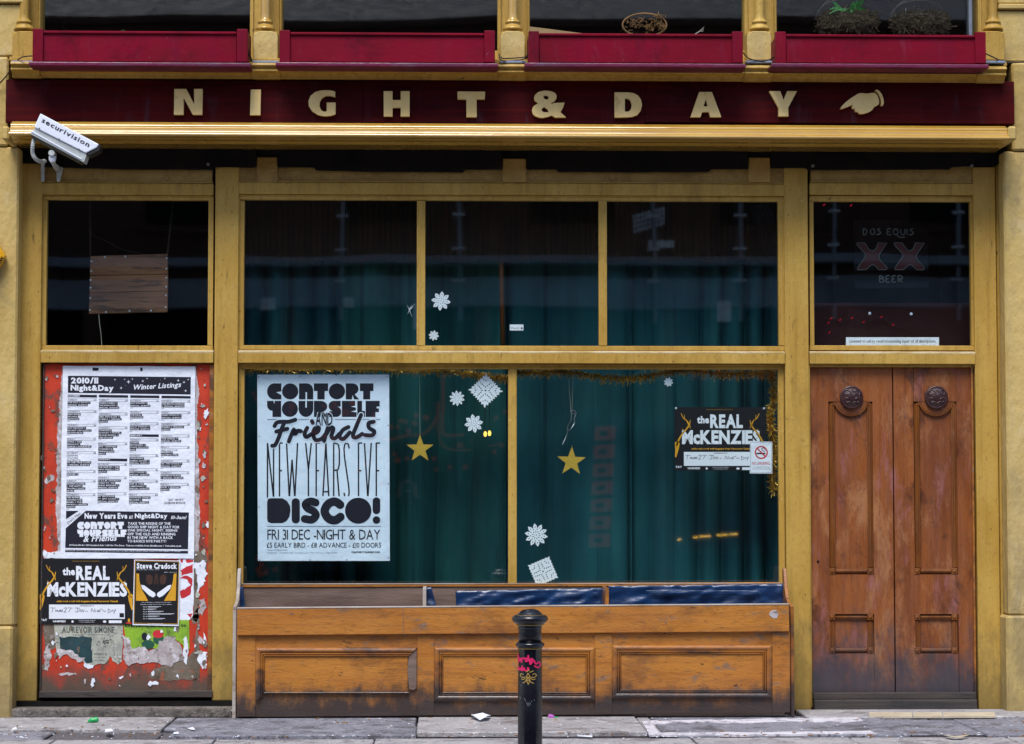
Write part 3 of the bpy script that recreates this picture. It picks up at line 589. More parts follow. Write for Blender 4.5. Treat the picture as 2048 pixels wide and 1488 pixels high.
# --- double doors
YD = .05
pbox('door_lining', (1619, 728, 1622.5, 1415), YD - .03, .06, m_ochre, B, .002); pbox('door_lining', (1946, 728, 1950, 1415), YD - .03, .06, m_mould, B, .003)
pbox('door_head', (1619, 728, 1950, 734), YD - .03, .06, m_ochre, B, .003)
def leaf(x0, x1, p0, p1):
    cx = (p0 + p1) / 2
    y = YD
    L = MB(); T, Bt = 734, 1384
    L.pbox(x0, T, p0, Bt, y, .035); L.pbox(p1, T, x1, Bt, y, .035)
    L.pbox(p0 - 2, T, p1 + 2, 803, y + .0008, .030); L.pbox(p0 - 2, 1149, p1 + 2, 1228, y + .0008, .030); L.pbox(p0 - 2, 1307, p1 + 2, Bt, y + .0008, .030)
    lf = L.build('door_leaf', m_dooro, B)
    MB().pbox(p0 - 1, 802, p1 + 1, 1150, y + .026, .008).build('door_panel', m_dooro, lf); MB().pbox(p0 - 1, 1227, p1 + 1, 1308, y + .026, .008).build('door_panel', m_dooro, lf)
    # mouldings: broad flat bands with a raised bead, corner paterae
    def band(x0_, y0_, x1_, y1_, hor=False):
        MB().pbox(x0_, y0_, x1_, y1_, y + .010, .018).build('moulding', m_mdoor, lf, .004)
        if hor: MB().pbox(x0_, (y0_ + y1_) / 2 - 2, x1_, (y0_ + y1_) / 2 + 1.5, y + .003, .012).build('bead', m_mdoor, lf, .003)
        else: MB().pbox((x0_ + x1_) / 2 - 1.6, y0_, (x0_ + x1_) / 2 + 1.6, y1_, y + .003, .012).build('bead', m_mdoor, lf, .003)
    i0, i1 = p0 + 6, p1 - 6
    band(p0 + .5, 806, p0 + 11.5, 1136); band(p1 - 11.5, 806, p1 - .5, 1136); band(p0 + 12.5, 1138, p1 - 12.5, 1147, True)
    band(p0 + .5, 1241, p0 + 11.5, 1295); band(p1 - 11.5, 1241, p1 - .5, 1295); band(p0 + 12.5, 1229.5, p1 - 12.5, 1239.5, True); band(p0 + 12.5, 1296.5, p1 - 12.5, 1305.5, True)
    for (qx, qy) in ((i0, 1142.5), (i1, 1142.5), (i0, 1234.5), (i1, 1234.5), (i0, 1301), (i1, 1301)):
        c = MB().pbox(qx - 6, qy - 6, qx + 6, qy + 6, y - .004, .02).build('corner_block', m_mdoor, lf, .003)
        q = U(qx, qy, y - .004); MB().tube([q, q + Vector((0, -.006, 0))], [.012, .006], 10).build('patera', m_mdoor, lf)
    # scalloped head under the carved boss
    arc = [(cx + 31 * math.cos(t), 797 + 31 * math.sin(t)) for t in [R(a) for a in range(18, 163, 8)]]
    ain = [(cx + 35.5 * math.cos(t), 797 + 35.5 * math.sin(t)) for t in [R(a) for a in range(158, 21, -8)]]
    MB().prism([(p1 - 6, 803), (p1 - 6, 811)] + ain[::-1] + [(p0 + 6, 811), (p0 + 6, 803)] + [(cx + 26 * math.cos(t), 797 + 26 * math.sin(t)) for t in [R(a) for a in range(166, 13, -8)]], y + .006, .02).build('scalloped_moulding', m_mdoor, lf, .002, fix=True)
    fill = [(p0 + 3, 802)] + [(p0 + 8, 804)] + arc[::-1] + [(p1 - 8, 804), (p1 - 3, 802)]
    MB().prism(fill, y + .004, .02).build('door_panel_head', m_dooro, lf, fix=True)
    c = U(cx, 795, y); rs = 23.5 / 309
    prf = [(rs, 0), (rs, .012), (rs * .93, .020), (rs * .84, .016), (rs * .80, .016), (rs * .6, .024), (rs * .3, .030), (.001, .032)]
    b_ = MB(); n = 30
    for i in range(n):
        a = 2 * math.pi * i / n
        for r_, h_ in prf: b_.v.append(Vector((c.x + r_ * math.cos(a), c.y - h_, c.z + r_ * math.sin(a))))
    k = len(prf)
    for i in range(n):
        j = (i + 1) % n
        for q in range(k - 1): b_.f.append((i * k + q, j * k + q, j * k + q + 1, i * k + q + 1))
    bs = b_.build('carved_boss', m_rose, lf, fix=True, smooth=True)
    # foliage scrolls carved on the boss
    sc = MB()
    for sgn in (-1, 1):
        for path in ([(0, 12), (6, 9), (12, 10), (15, 4), (10, 1), (6, 4)], [(0, -4), (7, -8), (14, -5), (16, -12), (9, -15), (5, -11)], [(0, -16), (3, -9), (0, -3)], [(2, 6), (4, 0), (2, -3)]):
            pts = smooth_path([(sgn * a, b) for a, b in path], 4)
            sc.tube([Vector((c.x + a / 309, c.y - .030 + .012 * (math.hypot(a, b) / 20) ** 2, c.z - b / 309)) for a, b in pts], .0042, 6)
    sc.build('carved_scroll', m_rose, bs, smooth=True)
    return lf
m_mdoor = surf('door_moulding_timber', (0.205, 0.066, 0.010), (0.13, 0.040, 0.008), 5, (2, 2, .5), 0.33, ((.09, .026, .008), (30, 30, 1.5), .5), [((.34, .15, .09), .5, 6, (1, 1, .5), .6, .75)], ((0.05, 0.045, 0.05), 0.1, 0.6, .8), None, (70, .0015), .3)
leaf(1622.8, 1786.6, 1658.5, 1747); leaf(1789.2, 1946.5, 1829, 1915.5)
c = U(1636, 1123, YD); MB().tube([c + Vector((0, .002, 0)), c + Vector((0, -.004, 0))], .008, 10).build('keyhole', m_black, B)
pbox('threshold', (1627, 1385.5, 1953, 1399), .0, .09, m_blkwood, B, .004); pbox('threshold', (1629, 1399.6, 1955, 1422), -.03, .12, m_blkwood, B, .005)

# ================================================================== name sign
S = thing('fascia_sign', 'long maroon fascia sign with raised cream letters NIGHT & DAY and pointing hand', 'sign', (0, -.2, Z(245, -.2)))
YS = -.20
edges = (11, 726, 1290, 2029)
for a, b in zip(edges, edges[1:]): MB().pbox(a + .3, 161, b - .3, 246, YS, .1).build('sign_board', m_maroon, S, .0015)
def z1(*p): return [(x / 2.926, y / 2.926) for x, y in p]
def z2(*p): return [(650 + x / 2.926, y / 2.926) for x, y in p]
def z3(*p): return [(1348 + x / 2.926, y / 2.926) for x, y in p]
def z8(*p): return [(1640 + x / 5.02, 150 + y / 5.02) for x, y in p]
LET = [
 (z1((1020, 520), (1090, 520), (1137, 612), (1135, 520), (1185, 520), (1183, 671), (1128, 671), (1075, 573), (1073, 671), (1018, 671)), ()),
 (z1((1467, 524), (1526, 524), (1523, 673), (1463, 673)), ()),
 (smooth_path(z1((1905, 527), (1935, 529)), 1) + z1((1961, 535), (1961, 568), (1935, 560), (1908, 560), (1884, 573), (1870, 598), (1870, 622), (1880, 645), (1897, 654), (1912, 650), (1912, 600), (1964, 600), (1963, 668), (1935, 677), (1900, 680), (1860, 672), (1826, 650), (1807, 620), (1805, 590), (1818, 560), (1845, 538), (1875, 529)), ()),
 (z2((343, 533), (395, 533), (395, 585), (443, 585), (443, 533), (495, 533), (495, 681), (443, 681), (443, 630), (395, 630), (395, 681), (344, 681)), ()),
 (z2((775, 535), (937, 536), (935, 580), (887, 580), (888, 685), (828, 685), (827, 581), (776, 580)), ()),
 (smooth_path(z2((1290, 530), (1250, 538), (1226, 562), (1228, 588), (1246, 605), (1220, 622), (1212, 650), (1226, 675), (1262, 688), (1300, 684), (1326, 674)), 3)[:-1] + z2((1326, 674), (1346, 687), (1411, 687), (1378, 656), (1394, 628), (1402, 600), (1372, 601), (1338, 603), (1332, 606), (1328, 612), (1322, 602)) + smooth_path(z2((1326, 602), (1346, 588), (1356, 566), (1346, 544), (1320, 533)), 3),
  (smooth_path(z2((1294, 557), (1278, 566), (1286, 579), (1300, 582), (1310, 570)), 2, True), smooth_path(z2((1284, 626), (1268, 638), (1272, 652), (1290, 657), (1310, 651)), 2, True))),
 (z2((1695, 540), (1770, 540), (1805, 544), (1832, 558), (1850, 584), (1855, 615), (1848, 648), (1828, 672), (1800, 683), (1770, 686), (1695, 687)), (z2((1755, 575), (1772, 576), (1788, 588), (1796, 612), (1792, 636), (1778, 652), (1755, 653)),)),
 (z3((148, 538), (222, 538), (277, 685), (213, 685), (205, 655), (165, 655), (155, 685), (97, 685)), (z3((186, 578), (198, 622), (173, 622)),)),
 (z3((558, 533), (622, 533), (642, 585), (663, 533), (720, 533), (668, 630), (670, 680), (613, 680), (612, 630)), ())]
for o, hs in LET: MB().prism(o, YS - .032, .031, hs).build('letter', m_letter, S, fix=True)
hand = smooth_path(z8((207, 332), (245, 285), (300, 240), (350, 208), (400, 182), (470, 186), (543, 178), (575, 205), (592, 250), (590, 293), (545, 320), (525, 350), (480, 376), (420, 390), (388, 382), (386, 370), (356, 366), (350, 340), (326, 335), (322, 318), (327, 300), (270, 322), (220, 340)), 3, True)
MB().prism(hand, YS - .032, .031).build('pointing_hand', m_letter, S, fix=True)
MB().prism(z8((552, 155), (572, 145), (596, 160), (622, 195), (638, 240), (641, 280), (632, 307), (611, 307), (616, 270), (605, 222), (585, 185)), YS - .032, .031).build('hand_cuff', m_letter, S, fix=True)

# ================================================================== crimson window boxes
BOX = ((65, 495, 57, 62, 'leftmost crimson window box above the security camera'), (559, 990, 60, 65, 'crimson window box above the letters G, H and T'),
       (1057, 1486, 62, 67, 'crimson window box above the letters D and A with a dried ornament behind it'), (1551, 1972, 63, 69, 'rightmost crimson window box holding two mossy baskets'))
YB = -.42
for i, (a, b, t, l, lab) in enumerate(BOX):
    zb0 = Z(124.5 + i * .8, YB); W = thing('window_box', lab, 'window box', (X((a + b) / 2, YB, 100), -.3, zb0), 'crimson window boxes')
    d = i * 1.0
    MB().pbox(a, t, a + 21, 123.6 + d, YB, .035).build('end_post', m_crimson, W, .004, seg=2); MB().pbox(b - 21.5, t + .7, b, 123.6 + d, YB, .035).build('end_post', m_crimson, W, .004, seg=2)
    MB().pbox(a + 21.4, l + 5, b - 22, 123.4 + d, YB + .016, .02).build('front_board', m_crimson, W, .002)
    MB().pbox(a + 21.4, l, b - 22, l + 5.4, YB + .002, .05).build('top_lip', m_crimson, W, .004)
    xa, xb = X(a, YB, 100), X(b, YB, 100)
    zt = Z(l + 1, YB)
    MB().box(xa, xa + .025, YB + .036, -.19, zb0, zt).build('end_board', m_crimson, W, .003); MB().box(xb - .025, xb, YB + .036, -.19, zb0, zt).build('end_board', m_crimson, W, .003)
    MB().box(xa, xb, -.189, -.165, zb0, zt + .01).build('back_board', m_crimson, W, .002)
    MB().box(xa + .026, xb - .026, YB + .052, -.19, zb0 + .002, zt - .05).build('soil', m_moss, W)
    MB().pbox(a - 8, 124.2 + d, b + 6, 132.0 + d, YB - .035, .29).build('tray', m_crimsonlip, W, .006, seg=2)

# ================================================================== timber planter trough under the window
T = thing('planter_trough', 'long orange timber planter trough with panelled front below the display window', 'planter', (X(1026, -.45), -.3, 0))
YT = -.45
def pr(name, pts, yf, dep, mat, par=None, bev=.003): return MB().prism(pts, yf, dep).build(name, mat, par or T, bev, fix=True)
# lower front: stiles and rails around three panels
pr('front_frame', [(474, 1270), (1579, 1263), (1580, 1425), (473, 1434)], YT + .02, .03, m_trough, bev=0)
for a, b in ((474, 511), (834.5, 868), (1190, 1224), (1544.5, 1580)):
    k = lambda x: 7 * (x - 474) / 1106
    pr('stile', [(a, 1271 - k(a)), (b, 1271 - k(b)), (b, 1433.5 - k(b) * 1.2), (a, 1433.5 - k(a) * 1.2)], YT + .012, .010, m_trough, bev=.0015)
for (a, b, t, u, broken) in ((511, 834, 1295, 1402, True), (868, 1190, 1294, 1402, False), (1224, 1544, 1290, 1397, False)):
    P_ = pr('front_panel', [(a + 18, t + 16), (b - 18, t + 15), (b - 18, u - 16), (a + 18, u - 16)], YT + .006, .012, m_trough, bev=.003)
    # moulding: an outer round and an inner ogee step, mitred
    def ring(o0, o1, y0, y1, nm, skip=(), mt=m_mould):
        A = [(a + o0, t + o0), (b - o0, t + o0), (b - o0, u - o0), (a + o0, u - o0)]; C = [(a + o1, t + o1), (b - o1, t + o1), (b - o1, u - o1), (a + o1, u - o1)]
        for q in range(4):
            if q in skip: continue
            r_ = (q + 1) % 4; m = MB()
            n = 5; prev = None
            strips = []
            for e in range(n + 1):
                s_ = e / n; yy = y0 + (y1 - y0) * s_ - .010 * math.sin(math.pi * s_)
                p = (A[q][0] + (C[q][0] - A[q][0]) * s_, A[q][1] + (C[q][1] - A[q][1]) * s_); p2 = (A[r_][0] + (C[r_][0] - A[r_][0]) * s_, A[r_][1] + (C[r_][1] - A[r_][1]) * s_)
                strips.append((U(*p, yy), U(*p2, yy)))
            bk = [(Vector((v[0].x, YT + .021, v[0].z)), Vector((v[1].x, YT + .021, v[1].z))) for v in (strips[0], strips[-1])]
            loop = [bk[0]] + strips + [bk[1]]; m.v = [v for pr_ in loop for v in pr_]
            for e in range(len(loop) - 1): m.f.append((2 * e, 2 * e + 1, 2 * e + 3, 2 * e + 2))
            m.f.append((len(m.v) - 2, len(m.v) - 1, 1, 0)); m.f.append(tuple(range(0, len(m.v), 2))); m.f.append(tuple(range(1, len(m.v), 2)))
            m.build(nm, mt, P_, fix=True)
    ring(0, 10, YT + .004, YT - .004, 'moulding', (1, 2) if broken else ()); ring(10.3, 15, YT + .004, YT + .002, 'moulding', (1, 2) if broken else ()); ring(15.3, 18.5, YT + .001, YT + .008, 'moulding', (1,) if broken else ())
    if broken: pr('bare_patch', [(818, 1306), (833, 1297), (833, 1376), (826, 1380), (818, 1378), (815, 1340)], YT + .003, .004, m_weath, P_, 0)
# top board of the front, end cheeks, back board, dividers
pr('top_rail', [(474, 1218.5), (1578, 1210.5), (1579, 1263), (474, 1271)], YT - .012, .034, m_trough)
pr('rail_edge', [(473.5, 1215), (1578.5, 1207), (1578.5, 1210.2), (473.5, 1218.2)], YT - .014, .040, m_topedge)
for j in (806,): pr('board_joint', [(j, 1219), (j + 1, 1219), (j + 1, 1268), (j, 1268)], YT - .0135, .002, m_weath, bev=0)
YBK = -.10
pr('back_board', [(482, 1172), (1566, 1168), (1566, 1240), (482, 1240)], YBK, .025, m_weath)
pr('back_rail', [(482, 1168.5), (1566, 1164.5), (1566, 1172), (482, 1175)], YBK - .008, .034, m_trough)
MB().box(X(482, YBK), X(1566, YBK), YBK - .010, YBK + .026, Z(1168, YBK) , Z(1166.5, YBK)).build('back_edge', m_topedge, T)
def cheek(px, w_, mat):
    zt, zf = Z(1137, -.1), Z(1214, YT); pro = [(-.09, .004), (-.09, zt - .01), (-.105, zt + .004), (-.125, zt), (-.15, zt - .05), (-.18, zt - .12), (-.24, zf + .04), (-.33, zf + .015), (YT + .03, zf + .004), (YT + .021, .004)]
    m = MB(); xx = X(px, -.2, 1200); m.extr(pro, xx, xx + w_); return m.build('end_cheek', mat, T, .003, fix=True)
cheek(472.5, .022, m_topedge); cheek(1570, .022, m_mould)
for px in (849.5, 1210.5):
    xx = X(px, -.25, 1200); MB().box(xx - .011, xx + .011, YT + .026, YBK - .010, .18, Z(1172, YBK)).build('divider', m_topedge if px < 900 else m_mould, T, .002)
MB().box(X(484, -.2), X(1566, -.2), YT + .052, YBK - .012, .20, .215).build('trough_floor', m_weath, T)
for x, y in ((848, 1250), (1216, 1222), (1332, 1245)):
    c = U(x, y, YT - .012); MB().tube([c, c + Vector((0, -.003, 0))], [.006, .003], 8).build('screw', m_steel, T)
tag(MB().prism(jag([(1541, 1222), (1552, 1220), (1557, 1228), (1553, 1237), (1544, 1236), (1538, 1230)], 1, 4), YT - .0145, .002).build('torn_sticker', m_paste, fix=True), 'small torn white sticker at the right end of the trough rail', 'sticker')
# plastic liners hanging over the inside
def liner(pts4, yf, lab, n=36, m_=12, amp=.011, top=0.012):
    (xa, ya), (xb, yb_), (xc, yc), (xd, yd) = pts4; m = MB(); sd = random.uniform(0, 50)
    for j in range(m_ + 1):
        for i in range(n + 1):
            u_, v_ = i / n, j / m_
            px = (xa + (xb - xa) * u_) * (1 - v_) + (xd + (xc - xd) * u_) * v_; py = (ya + (yb_ - ya) * u_) * (1 - v_) + (yd + (yc - yd) * u_) * v_
            h = mnoise.fractal(Vector((px * .028 + sd, py * .075 + px * .03, 0)), .8, 2.1, 4) * amp + abs(mnoise.noise(Vector((px * .018 + py * .04 + sd, py * .05, 3)))) * amp * 1.4
            m.v.append(U(px, py, yf - .012 - h))
    for j in range(m_):
        for i in range(n): a = j * (n + 1) + i; m.f.append((a, a + n + 1, a + n + 2, a + 1))
    o = m.build('plastic_liner', m_liner, smooth=True)
    so = o.modifiers.new('solid', 'SOLIDIFY'); so.thickness = .001
    return tag(o, lab, 'plastic liner', 'blue plastic trough liners')
liner([(911, 1182), (1207, 1176), (1208, 1232), (914, 1236)], YBK, 'wrinkled dark blue plastic liner in the middle compartment of the trough', 60)
liner([(1216, 1172), (1566, 1168), (1572, 1228), (1218, 1230)], YBK, 'long dark blue plastic liner in the right compartment of the trough', 70)
liner([(851, 1176), (863, 1174), (878, 1232), (852, 1232)], YBK - .05, 'narrow blue plastic scrap beside the first divider of the trough', 8)
liner([(480, 1176), (486, 1172), (492, 1232), (479, 1232)], YBK - .06, 'narrow dark plastic scrap at the left end of the trough', 6)
liner([(1290, 1181), (1520, 1181), (1524, 1191), (1292, 1187)], YBK - .03, 'rolled blue plastic fold lying across the right compartment liner', 40, 5, .006)

# ================================================================== bollard on the pavement in front
YL = -3.0; sc = F / 11.5
bx = X(1060, YL, 1350); zl = lambda p: Z(p, YL, 1060)
Bo = thing('bollard', 'black cast iron bollard with gold bands, bee emblem and pink graffiti', 'bollard', (bx, YL, 0))
def lath(name, prof, mat, seg=36): return MB().lathe(bx, YL, [(r / sc, zl(p)) for r, p in prof], seg).build(name, mat, Bo, smooth=True)
MB().lathe(bx, YL, [(26 / sc, .0), (26 / sc, .03)] + [(24.5 / sc, .05), (24.3 / sc, zl(1400)), (23.6 / sc, zl(1294)), (23.5 / sc, zl(1293))], 36).build('shaft', m_bollard, Bo, smooth=True)
lath('ring', [(23.2, 1296), (24, 1294.5), (27.5, 1293), (28.8, 1290), (28.5, 1287), (26, 1285), (23, 1284)], m_bollard)
lath('neck', [(23, 1284.5), (23, 1262), (22.6, 1259), (24, 1257.5), (24, 1256), (23, 1254.5), (25, 1250), (28, 1247.5)], m_bollard)
lath('cap', [(27, 1248), (30, 1246), (34, 1243), (36, 1239), (36, 1236), (33.5, 1232), (28, 1229.5), (25, 1229), (23.5, 1227), (20, 1223), (15, 1220), (8, 1218.2), (.3, 1217.6)], m_bollard)
for p, r in ((1248.8, 27.6), (1296.3, 24.6), (1230.0, 28.2)): lath('gold_band', [(r - 1, p + .9), (r + .3, p + .9), (r + .3, p - .5), (r - 1, p - .5)], m_brass)
def onb(x, y):
    dx = (x - 1060) / sc; r = 24.45 / sc + .001; dx = max(-r * .999, min(r * .999, dx)); return Vector((bx + dx, YL - math.sqrt(r * r - dx * dx), zl(y)))
zB = lambda *p: [(1000 + x / 5.167, 1200 + y / 5.167) for x, y in p]
k = Ink(YL, onb)
for path in ([(240, 760), (215, 755), (208, 775), (230, 790), (262, 785)], [(330, 760), (355, 752), (372, 770), (345, 790), (308, 785)], [(262, 735), (280, 725), (300, 712)], [(300, 738), (322, 730), (342, 722)], [(262, 800), (235, 812), (218, 805)], [(305, 800), (340, 812), (362, 805)],
             [(268, 812), (255, 835), (230, 850)], [(300, 812), (315, 838), (345, 852)], [(285, 745), (272, 775), (278, 800), (270, 820), (288, 862)], [(285, 745), (300, 775), (294, 800), (302, 820), (288, 862)], [(265, 790), (305, 790)], [(268, 806), (302, 806)], [(272, 822), (298, 822)]):
    k.ribbon(zB(*path), 1.5, 4, False)
k.build('bee_emblem', m_brass, Bo)
k = Ink(YL, onb)
for path in ([(185, 555), (192, 600), (188, 640), (205, 600), (215, 630)], [(215, 590), (222, 640)], [(222, 610), (240, 592), (255, 600)], [(285, 560), (290, 610), (262, 625), (268, 590), (290, 612)], [(300, 600), (310, 655), (335, 610), (318, 600), (312, 640)], [(345, 610), (365, 650), (400, 635), (415, 660), (390, 690), (350, 670)], [(190, 680), (195, 715), (212, 700), (215, 720)], [(225, 670), (228, 722), (250, 690), (240, 705), (265, 722)], [(275, 690), (292, 700), (270, 720)]):
    k.ribbon(zB(*path), 3.2, 4, False)
k.build('pink_graffiti', m_pink, Bo)
k = Ink(YL, onb)
for path in ([(245, 1000), (262, 1035)], [(270, 1045), (285, 1085)], [(285, 1050), (300, 1080)], [(300, 1045), (312, 1068)], [(318, 1030), (326, 1042)], [(205, 990), (210, 1010)], [(212, 868), (222, 880)], [(345, 1018), (352, 1028)]): k.ribbon(zB(*path), 1.1, 2, False)
k.build('scratch_marks', m_neon, Bo)

# ================================================================== security camera
Yc = -.60
zC = lambda *p: [(40 + x / 8.755, 210 + y / 8.755) for x, y in p]
C = thing('security_camera', 'white security camera marked securivision on a wall bracket under the fascia', 'security camera', tuple(U(104, 330, Yc)))
MB().prism(zC((355, 145), (1380, 685), (1340, 745), (1150, 840), (245, 385)), Yc - .065, .13).build('sun_shield', m_cctv, C, .006, fix=True, seg=2)
hs = MB().prism(zC((268, 398), (1150, 842), (1170, 870), (1120, 1005), (1075, 985), (190, 515), (180, 490)), Yc - .055, .11).build('housing', m_cctv2, C, .006, fix=True, seg=2)
MB().prism(zC((215, 452), (1080, 935), (1070, 955), (205, 475)), Yc - .060, .006).build('housing_rib', m_cctv, hs, .001, fix=True)
MB().prism(zC((190, 515), (1075, 985), (1050, 1020), (300, 625), (200, 560)), Yc - .045, .09).build('base_plate', m_chain, C, .003, fix=True)
MB().prism(zC((1340, 745), (1385, 690), (1412, 720), (1385, 800), (1200, 895), (1160, 850)), Yc - .058, .11).build('lens_hood', m_wire, C, .004, fix=True)
k = Ink(Yc - .0665); k.text('securivision', None, 'b', .12, quad=((82.2, 243.8), (176.8, 294.6), (86.6, 235.6))); k.build('lettering', m_ink, C)
for x, y in ((340, 408), (685, 595), (1032, 775)):
    c = U(*zC((x, y))[0], Yc - .066); MB().tube([c, c + Vector((0, -.003, 0))], .004, 6).build('screw', m_chain, C)
q = lambda x, y, Y: U(*zC((x, y))[0], Y)
j = q(568, 855, Yc); MB().tube([j + Vector((0, .035, 0)), j + Vector((0, -.035, 0))], .020, 14).build('swivel', m_cctv2, C, .003)
MB().tube([q(570, 900, Yc), q(568, 960, Yc), q(575, 1000, Yc)], [.024, .022, .016], 12).build('swivel_cup', m_cctv, C, smooth=False)
MB().tube([q(572, 980, Yc), q(600, 1050, -.45), q(640, 1100, -.2), q(665, 1120, -.02)], [.014, .014, .018, .022], 10).build('arm', m_cctv2, C, smooth=True)
MB().prism(zC((635, 1070), (745, 1085), (690, 1335), (640, 1335)), -.02, .036).build('wall_plate', m_cctv2, C, .004, fix=True)
cp = smooth_path([tuple(q(*p)) for p in ((245, 610, Yc), (225, 700, Yc - .02), (222, 840, Yc), (270, 940, Yc + .02), (360, 990, Yc + .1), (430, 985, Yc + .3), (400, 1010, -.05), (400, 1340, -.01))], 8)
MB().tube(cp, [.011 + .0025 * (i % 2) for i in range(len(cp))], 8).build('flex_conduit', m_cctv2, C)

# ================================================================== posters on the hoarding
def sheet(name, pts, Y, mat, par=None, dep=.0012): return MB().prism(pts, Y, dep).build(name, mat, par, fix=True)
YH = .032
zP = lambda x, y: (60 + x / 3.721, 720 + y / 3.72)
def pbx(x0, y0, x1, y1): a = zP(x0, y0); b = zP(x1, y1); return (a[0], a[1], b[0], b[1])
# grey paste and residue painted over by years of posters
RES = thing('poster_residue', 'scraps of torn paper and grey paste left on the orange board', 'torn paper', tuple(U(250, 1380, YH)))
def scrap(pts, d, mat, amp=2.2, st=7, nm='scrap'): return MB().prism(jag(jag(pts, amp * 1.25, st), .8, 2.2), YH - d, .0009).build(nm, mat, RES, fix=True)
scrap([(84, 1248), (112, 1248), (116, 1290), (100, 1300), (96, 1338), (86, 1340), (90, 1300)], .0018, m_greyp)
scrap([(385, 1108), (398, 1100), (414, 1105), (414, 1150), (400, 1170), (396, 1240), (386, 1250)], .0018, m_greyp)
scrap([(380, 1240), (394, 1245), (388, 1300), (372, 1320), (330, 1330), (360, 1358), (400, 1358), (398, 1320), (396, 1260), (402, 1215), (394, 1215)], .0018, m_greyp, 2)
scrap([(300, 1345), (330, 1328), (372, 1325), (398, 1330), (396, 1358), (340, 1362), (296, 1356)], .0020, m_greyp, 2)
scrap([(390, 1125), (413, 1120), (412, 1160), (402, 1176), (394, 1190), (392, 1150)], .0024, m_paper, 3, 6)
scrap([(406, 1262), (412, 1275), (414, 1296), (408, 1290)], .0026, m_paper, 1.2); scrap([(397, 1318), (406, 1302), (413, 1303), (413, 1330), (406, 1338), (400, 1332)], .0026, m_paper, 1.6, 5)
scrap([(400, 1200), (410, 1195), (413, 1215), (404, 1235), (398, 1225)], .0025, m_paste, 2, 5)
scrap([(90, 1300), (98, 1285), (102, 1310), (97, 1340), (88, 1338)], .0026, m_paste, 2, 5)
scrap([(303, 1344), (308, 1340), (309, 1350), (304, 1352)], .0026, m_paper, .8, 4); scrap([(300, 1364), (312, 1361), (318, 1366), (316, 1370), (300, 1370)], .0026, m_paper, .8, 5)
scrap([(238, 1356), (246, 1351), (247, 1354), (241, 1358)], .0026, m_paper, .5, 4); scrap([(118, 1348), (152, 1344), (154, 1350), (120, 1351)], .0026, m_paste, 1.2, 5)
scrap([(84, 1108), (122, 1103), (122, 1116), (88, 1116)], .0024, m_paper, 1.8, 6)
scrap([(125, 735), (120, 800), (114, 900), (112, 1000), (118, 1116), (126, 1116), (126, 735)], .0016, m_paste, 1.8, 10)
scrap([(392, 738), (397, 770), (394, 840), (398, 960), (399, 1060), (396, 1110), (388, 1112), (389, 738)], .0016, m_paste, 1.8, 10)
scrap([(90, 960), (97, 950), (106, 948), (108, 958), (98, 966), (92, 970)], .0016, m_paste, 2, 4)
# old torn posters near the foot
P = thing('torn_poster', 'faded torn grey poster reading AU REVOIR SIMONE', 'poster', tuple(U(178, 1330, YH)))
top = [(108, 1249), (246, 1249)]; bot = [(246, 1290), (244, 1322), (236, 1328), (226, 1322), (220, 1310), (214, 1326), (190, 1331), (180, 1334), (172, 1330), (166, 1322), (150, 1316), (140, 1306), (128, 1302), (120, 1312), (112, 1308), (110, 1290)]
MB().prism(top + jag(bot, 1.8, 5, False), YH - .0030, .001).build('paper', m_oldpaper, P, fix=True)
k = Ink(YH - .0036); k.text('AU REVOIR SIMONE', (124, 1253.5, 229, 1266), 'b', .1, sl=0); k.text('THURSDAY 23', (187, 1306, 214, 1310.5), 'b'); k.text('doors 8pm tickets', (187, 1313, 212, 1316), 'r'); k.text('New York', (187, 1319, 206, 1322), 'r'); k.build('lettering', m_oldink, P)
k = Ink(YH - .0036); k.text('the bird of music', (145, 1268, 166, 1271), 'r'); k.text('with special guests', (176, 1268, 210, 1271), 'r'); k.poly(jag([(119, 1274), (183, 1273), (184, 1324), (172, 1326), (168, 1318), (150, 1308), (132, 1300), (120, 1303)], 1.6, 6)); k.build('picture', m_tealink, P)
k = Ink(YH - .0037)
for _ in range(26): x, y = random.gauss(209, 7), random.gauss(1287, 6); k.disc(x, y, random.uniform(.7, 2.4), random.uniform(.6, 1.8), 7)
for _ in range(30): x, y = random.uniform(120, 182), random.uniform(1275, 1300); k.disc(x, y, random.uniform(.5, 1.6), random.uniform(.5, 2.5), 6)
k.build('ornament', m_oldink, P)
scrap([(112, 1306), (122, 1296), (136, 1300), (150, 1306), (168, 1318), (164, 1326), (146, 1318), (130, 1308), (120, 1316)], .0042, m_paste, 2, 5)
P = thing('torn_poster', 'torn lime green poster with a red capped figure', 'poster', tuple(U(310, 1320, YH)))
MB().prism([(246, 1240), (378, 1240)] + jag([(379, 1290), (374, 1312), (364, 1286), (350, 1276), (340, 1280), (330, 1300), (300, 1296), (280, 1294), (262, 1300), (250, 1280)], 2.0, 5, False), YH - .0030, .001).build('paper', m_green, P, fix=True)
k = Ink(YH - .0036); k.text('Everybody loves talking to', (250, 1247, 372, 1256), 'h', .06); k.build('lettering', m_ink, P)
k = Ink(YH - .0037); k.disc(316, 1268, 11, 8); k.build('red_cap', m_redp, P)
k = Ink(YH - .0036); k.disc(317, 1279, 11, 10); k.disc(296, 1289, 13, 9); k.build('green_body', flat('bottle_green_print', (.01, .09, .05)), P)
k = Ink(YH - .0038); k.disc(289, 1273, 6, 8); k.build('dark_ear', m_ink, P)
scrap([(246, 1268), (256, 1276), (264, 1300), (276, 1296), (292, 1293), (300, 1300), (316, 1290), (330, 1274), (346, 1272), (362, 1300), (372, 1320), (350, 1326), (338, 1330), (300, 1326), (260, 1330), (248, 1320)], .0042, m_paste, 3, 6)
